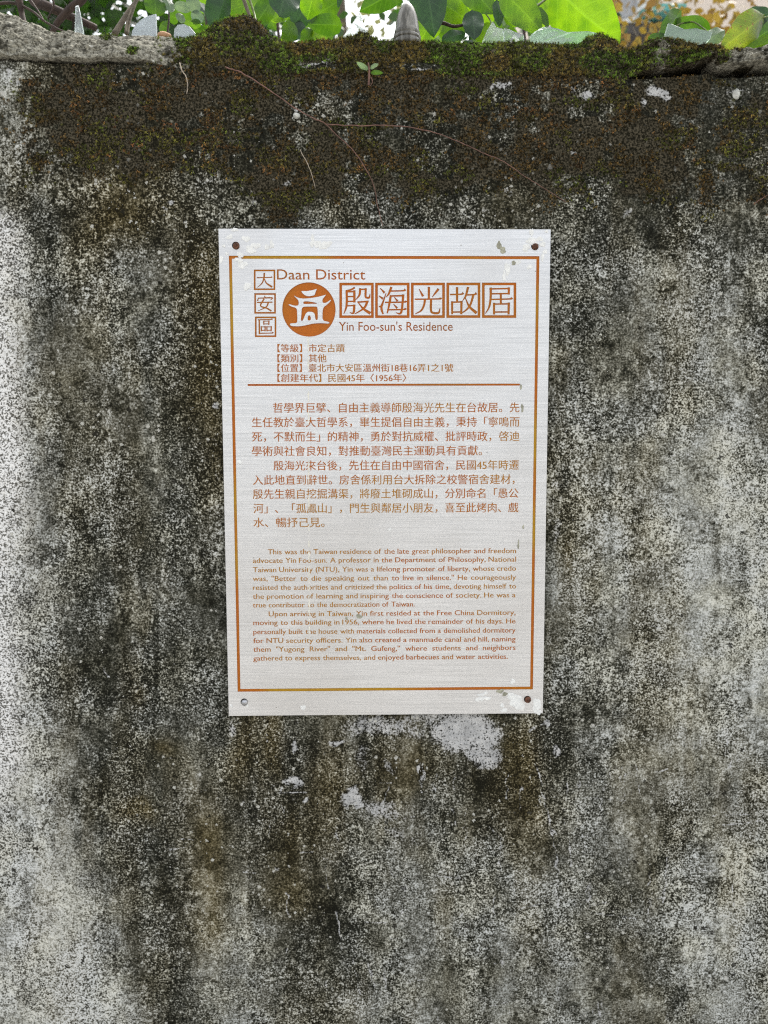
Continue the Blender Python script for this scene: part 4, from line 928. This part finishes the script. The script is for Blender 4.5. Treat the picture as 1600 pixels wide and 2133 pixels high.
# rubble on the wall top and stones stuck in the face
def stone(px, py, Y, rx, ry, rz, mat, name, lab, cat, seed):
    c = at(px, py, Y); rs = np.random.RandomState(seed); V = []; F = []; n, k_ = 18, 12
    for i in range(k_ + 1):
        th = math.pi * i / k_
        for j in range(n):
            ph = 2 * math.pi * j / n; d = np.array([math.sin(th) * math.cos(ph), math.sin(th) * math.sin(ph), math.cos(th)])
            q = 1 + .5 * (float(fbm(np.array([d[0] * 1.5 + d[2] + seed]), np.array([d[1] * 1.5 - d[2] + seed]), 3, 3)[0]) - .5)
            V.append(c + d * np.array([rx, ry, rz]) * q)
    for i in range(k_):
        for j in range(n): F.append((i*n+j, (i+1)*n+j, (i+1)*n+(j+1) % n, i*n+(j+1) % n))
    o = mesh(name, np.array(V), F, mat, None, True); props(o, lab, cat); return o
M_STONE = simple('grey_mortar', (.34, .33, .29), .9, 0, .6, 130, .6, (.09, .085, .07))
M_WSTONE = simple('white_pebble', (.60, .60, .54), .8, 0, .3, 150, .3)
M_OSTONE = simple('orange_brick_chip', (.46, .27, .15), .85, 0, .3, 150, .4)
stone(342, 75, .045, .0085, .007, .0042, M_OSTONE, 'brick_chip', 'flat orange brown brick chip lying between two milky glass shards', 'stone', 1)
stone(1533, 197, .001, .0045, .0035, .0062, M_WSTONE, 'white_stone', 'rounded white stone bedded in the moss at the right', 'stone', 2)
stone(618, 241, -.004, .0040, .004, .0032, M_WSTONE, 'white_stone', 'tiny white stone beside the brown tendril', 'stone', 7)

# ------------------------------------------------------------------ behind the wall: trees, a house
def crown(name, boxes, n, size, mat, parent, seed, cam_gap=0.0, clump=.35):
    rs = np.random.RandomState(seed); cs = []
    tot = sum(b[6] for b in boxes)
    for b in boxes:
        m_ = int(n * b[6] / tot / 22) + 1
        cc_ = np.stack([rs.uniform(b[0], b[1], m_), rs.uniform(b[2], b[3], m_), rs.uniform(b[4], b[5], m_)], 1)
        for c_ in cc_: cs.append(c_ + rs.normal(0, clump * rs.uniform(.4, 1), (22, 3)))
    C = np.concatenate(cs); N = len(C)
    nrm = rs.normal(0, 1, (N, 3)) + np.array([0, -.6, .5]); nrm /= np.linalg.norm(nrm, axis=1)[:, None]
    a = np.cross(nrm, rs.normal(0, 1, (N, 3))); a /= np.linalg.norm(a, axis=1)[:, None]; b_ = np.cross(nrm, a)
    L = (size * rs.uniform(.6, 1.35, N))[:, None]; W = L * .30
    V = np.stack([C - a * L * .5, C - a * L * .12 + b_ * W - nrm * L * .05, C + a * L * .22 + b_ * W * .8 - nrm * L * .05, C + a * L * .5 - nrm * L * .10, C + a * L * .22 - b_ * W * .8 - nrm * L * .05, C - a * L * .12 - b_ * W - nrm * L * .05], 1)
    i = np.arange(N)[:, None] * 6
    F = np.concatenate([i + np.array([[0, 1, 2, 3]]), i + np.array([[0, 3, 4, 5]])])
    tint = np.repeat(rs.rand(N), 6)
    return mesh(name, V.reshape(-1, 3), F, mat, parent, False, {'tint': tint})
def tree_leaf(name, a, b, thru, tr=.45):
    k = NT(name); t = k.attr('tint').outputs['Fac']; k.base(k.mix(t, a, b)); k.rough(.5)
    tb = k.n('ShaderNodeBsdfTranslucent'); k.l(k.mix(t, tuple(x * .6 for x in thru), thru), tb.inputs['Color'])
    mx = k.n('ShaderNodeMixShader'); mx.inputs[0].default_value = tr; k.l(k.b.outputs[0], mx.inputs[1]); k.l(tb.outputs[0], mx.inputs[2]); k.l(mx.outputs[0], k.out.inputs['Surface'])
    return k.m
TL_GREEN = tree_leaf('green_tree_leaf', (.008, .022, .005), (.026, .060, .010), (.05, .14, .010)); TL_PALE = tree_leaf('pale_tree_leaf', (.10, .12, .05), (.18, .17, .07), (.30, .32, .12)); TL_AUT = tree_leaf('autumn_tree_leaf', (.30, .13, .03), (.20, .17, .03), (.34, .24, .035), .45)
def trunk(parent, P, r, mat):
    P = smooth_path(P, 5); n = len(P); mb = MB(); mb.tube(P, [r * (1 - .7 * i / n) for i in range(n)], 10); mb.build('trunk', mat, parent, True)
t1 = empty('garden_tree', (-1.7, 3.6, 0), 'dark leafy green tree filling the gap behind the left half of the wall', 'tree')
trunk(t1, [(-1.7, 3.6, 0), (-1.65, 3.55, 1.4), (-1.8, 3.6, 2.8), (-1.7, 3.7, 4.4)], .13, M_DKWOOD)
mb = MB()
for k_ in range(10):
    h = rnd.uniform(1.8, 3.6); e = (-1.7 + rnd.uniform(-1.6, 1.6), 3.6 + rnd.uniform(-1, 1), h + rnd.uniform(.4, 1.2)); mb.tube(smooth_path([(-1.72, 3.6, h), ((-1.7 + e[0]) / 2, (3.6 + e[1]) / 2, h + .3), e], 4), [.045 - .004 * q_ for q_ in range(9)], 6)
mb.build('branches', M_DKWOOD, t1, True)
crown('crown', [(-3.6, -.45, 2.3, 4.4, 2.4, 4.6, 1.0)], 15000, .08, TL_GREEN, t1, 11, clump=.28)
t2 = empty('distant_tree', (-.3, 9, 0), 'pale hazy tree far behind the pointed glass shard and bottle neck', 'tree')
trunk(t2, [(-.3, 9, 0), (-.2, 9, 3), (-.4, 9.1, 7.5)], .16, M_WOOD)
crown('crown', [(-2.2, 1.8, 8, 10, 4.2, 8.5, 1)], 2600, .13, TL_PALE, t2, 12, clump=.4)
t3 = empty('autumn_tree', (2.75, 4.6, 0), 'tree with sparse yellow and orange leaves behind the right end of the wall', 'tree')
trunk(t3, [(2.62, 4.6, 0), (2.64, 4.6, 1.6), (2.66, 4.6, 3.2), (2.85, 4.7, 4.6)], .105, M_WOOD)
mb = MB()
for k_, (e, h) in enumerate([((1.4, 4.2, 4.1), 3.0), ((1.9, 4.9, 4.5), 3.1), ((2.0, 4.1, 3.9), 2.8), ((3.4, 4.3, 4.2), 3.0), ((1.1, 4.5, 4.6), 3.2)]):
    mb.tube(smooth_path([(2.65, 4.6, h), ((2.65 + e[0]) / 2, (4.6 + e[1]) / 2, h + .55), e], 4), [.020 - .0018 * q_ for q_ in range(9)], 6)
mb.build('branches', M_WOOD, t3, True)
crown('crown', [(1.75, 3.6, 3.9, 5.2, 3.75, 4.7, 1.0), (1.25, 1.9, 4.0, 5.0, 3.35, 4.2, .22)], 2300, .065, TL_AUT, t3, 13, clump=.22)
t4 = empty('garden_tree', (.75, 5.2, 0), 'green tree behind the giant bright leaves right of the bottle neck', 'tree')
trunk(t4, [(.75, 5.2, 0), (.7, 5.2, 2), (.8, 5.3, 4.6)], .11, M_DKWOOD)
crown('crown', [(.25, 1.5, 4.6, 6, 3.5, 5.2, 1)], 1500, .09, TL_GREEN, t4, 14, clump=.28)

def facade():
    D = 10.0
    o = empty('apartment_building', (5.5, D, 0), 'beige apartment building seen blurred behind the autumn tree', 'building')
    x0 = at(1222, 40, D)[0]; mw = simple('beige_tile_wall', (.74, .64, .54), .8, 0, .12, 3)
    mb = MB(); mb.box((x0, D, 0), (x0 + 8.5, D + 8, 13)); mb.build('wall', mw, o)
    mb = MB(); mb.box((x0 - .15, D - .25, 13), (x0 + 8.65, D + 8.2, 13.3)); mb.build('roof', mw, o)
    mf = simple('white_window_frame', (.80, .80, .78), .5); mg = simple('window_glass', (.10, .16, .20), .15, 0, .2, 2); mdk = simple('dark_ledge', (.10, .09, .085), .8); tl = simple('teal_awning', (.12, .42, .38), .7)
    for fl in range(4):
        for cx_ in (x0 + .75, x0 + 3.6, x0 + 6.4):
            zc = 3.2 * fl + 2.2 if fl != 1 else 3.2 * fl + 2.2
            mb = MB(); zc += .55 if cx_ < x0 + 1 and fl == 1 else 0
            mb.box((cx_ - .62, D - .08, zc - .6), (cx_ + .62, D + .0, zc - .52)); mb.box((cx_ - .62, D - .08, zc + .52), (cx_ + .62, D + .0, zc + .6))
            for sx in (-.62, -.04, .54): mb.box((cx_ + sx, D - .08, zc - .52), (cx_ + sx + .08, D, zc + .52))
            wf = mb.build('window', mf, o); mb = MB(); mb.box((cx_ - .54, D - .03, zc - .52), (cx_ + .54, D - .004, zc + .52)); mb.build('pane', mg, wf)
    a, b = at(1258, 42, D - .4), at(1300, 78, D - .4); mb = MB(); mb.box((a[0] - .3, D - .5, b[2]), (a[0] + .9, D - .002, b[2] + .10)); mb.box((a[0] - .25, D - .45, b[2] + .10), (a[0] + .1, D - .1, a[2])); mb.build('ledge', mdk, o)
    a, b = at(1334, 20, D - .5), at(1404, 44, D - .5)
    mb = MB(); mb.add([(a[0], D - .9, b[2]), (b[0], D - .9, b[2]), (b[0], D - .003, a[2] + .15), (a[0], D - .003, a[2] + .15), (a[0], D - .9, b[2] - .08), (b[0], D - .9, b[2] - .08), (b[0], D - .003, a[2]), (a[0], D - .003, a[2])], [(0, 1, 2, 3), (4, 7, 6, 5), (0, 4, 5, 1), (1, 5, 6, 2), (2, 6, 7, 3), (3, 7, 4, 0)]); mb.build('awning', tl, o)
    a, b = at(1366, 34, D), at(1388, 68, D)
    mb = MB(); mb.box((a[0], D - .05, b[2]), (b[0], D - .003, a[2])); mb.build('shutter', simple('blue_shutter', (.20, .42, .52), .6), o)
    # air conditioners on the wall
    for k_, (px, py) in enumerate([(1300, 20)]):
        c = at(px, py, D - .3); ac = empty('air_conditioner', c, 'white air conditioner unit on the beige building wall', 'air conditioner')
        mb = MB(); mb.box((c[0] - .30, c[1] - .15, c[2] - .24), (c[0] + .30, c[1] + .27, c[2] + .24)); mb.build('casing', simple('white_casing', (.80, .80, .78), .4), ac)
        mb = MB(); mb.lathe((c[0] - .06, c[1] - .152, c[2]), [(.19, 0), (.19, .012), (.16, .012), (.16, .004)], 24, 'y'); mb.build('fan_grille', simple('grey_grille', (.40, .40, .40), .5), ac)
facade()

# ------------------------------------------------------------------ ground
g = MB(); g.add([(-150, -150, 0), (150, -150, 0), (150, 150, 0), (-150, 150, 0)], [(0, 1, 2, 3)])
gm = simple('pale_pavement', (.33, .32, .30), .9, 0, .3, 6, .2)
props(g.build('ground', gm), kind='structure')
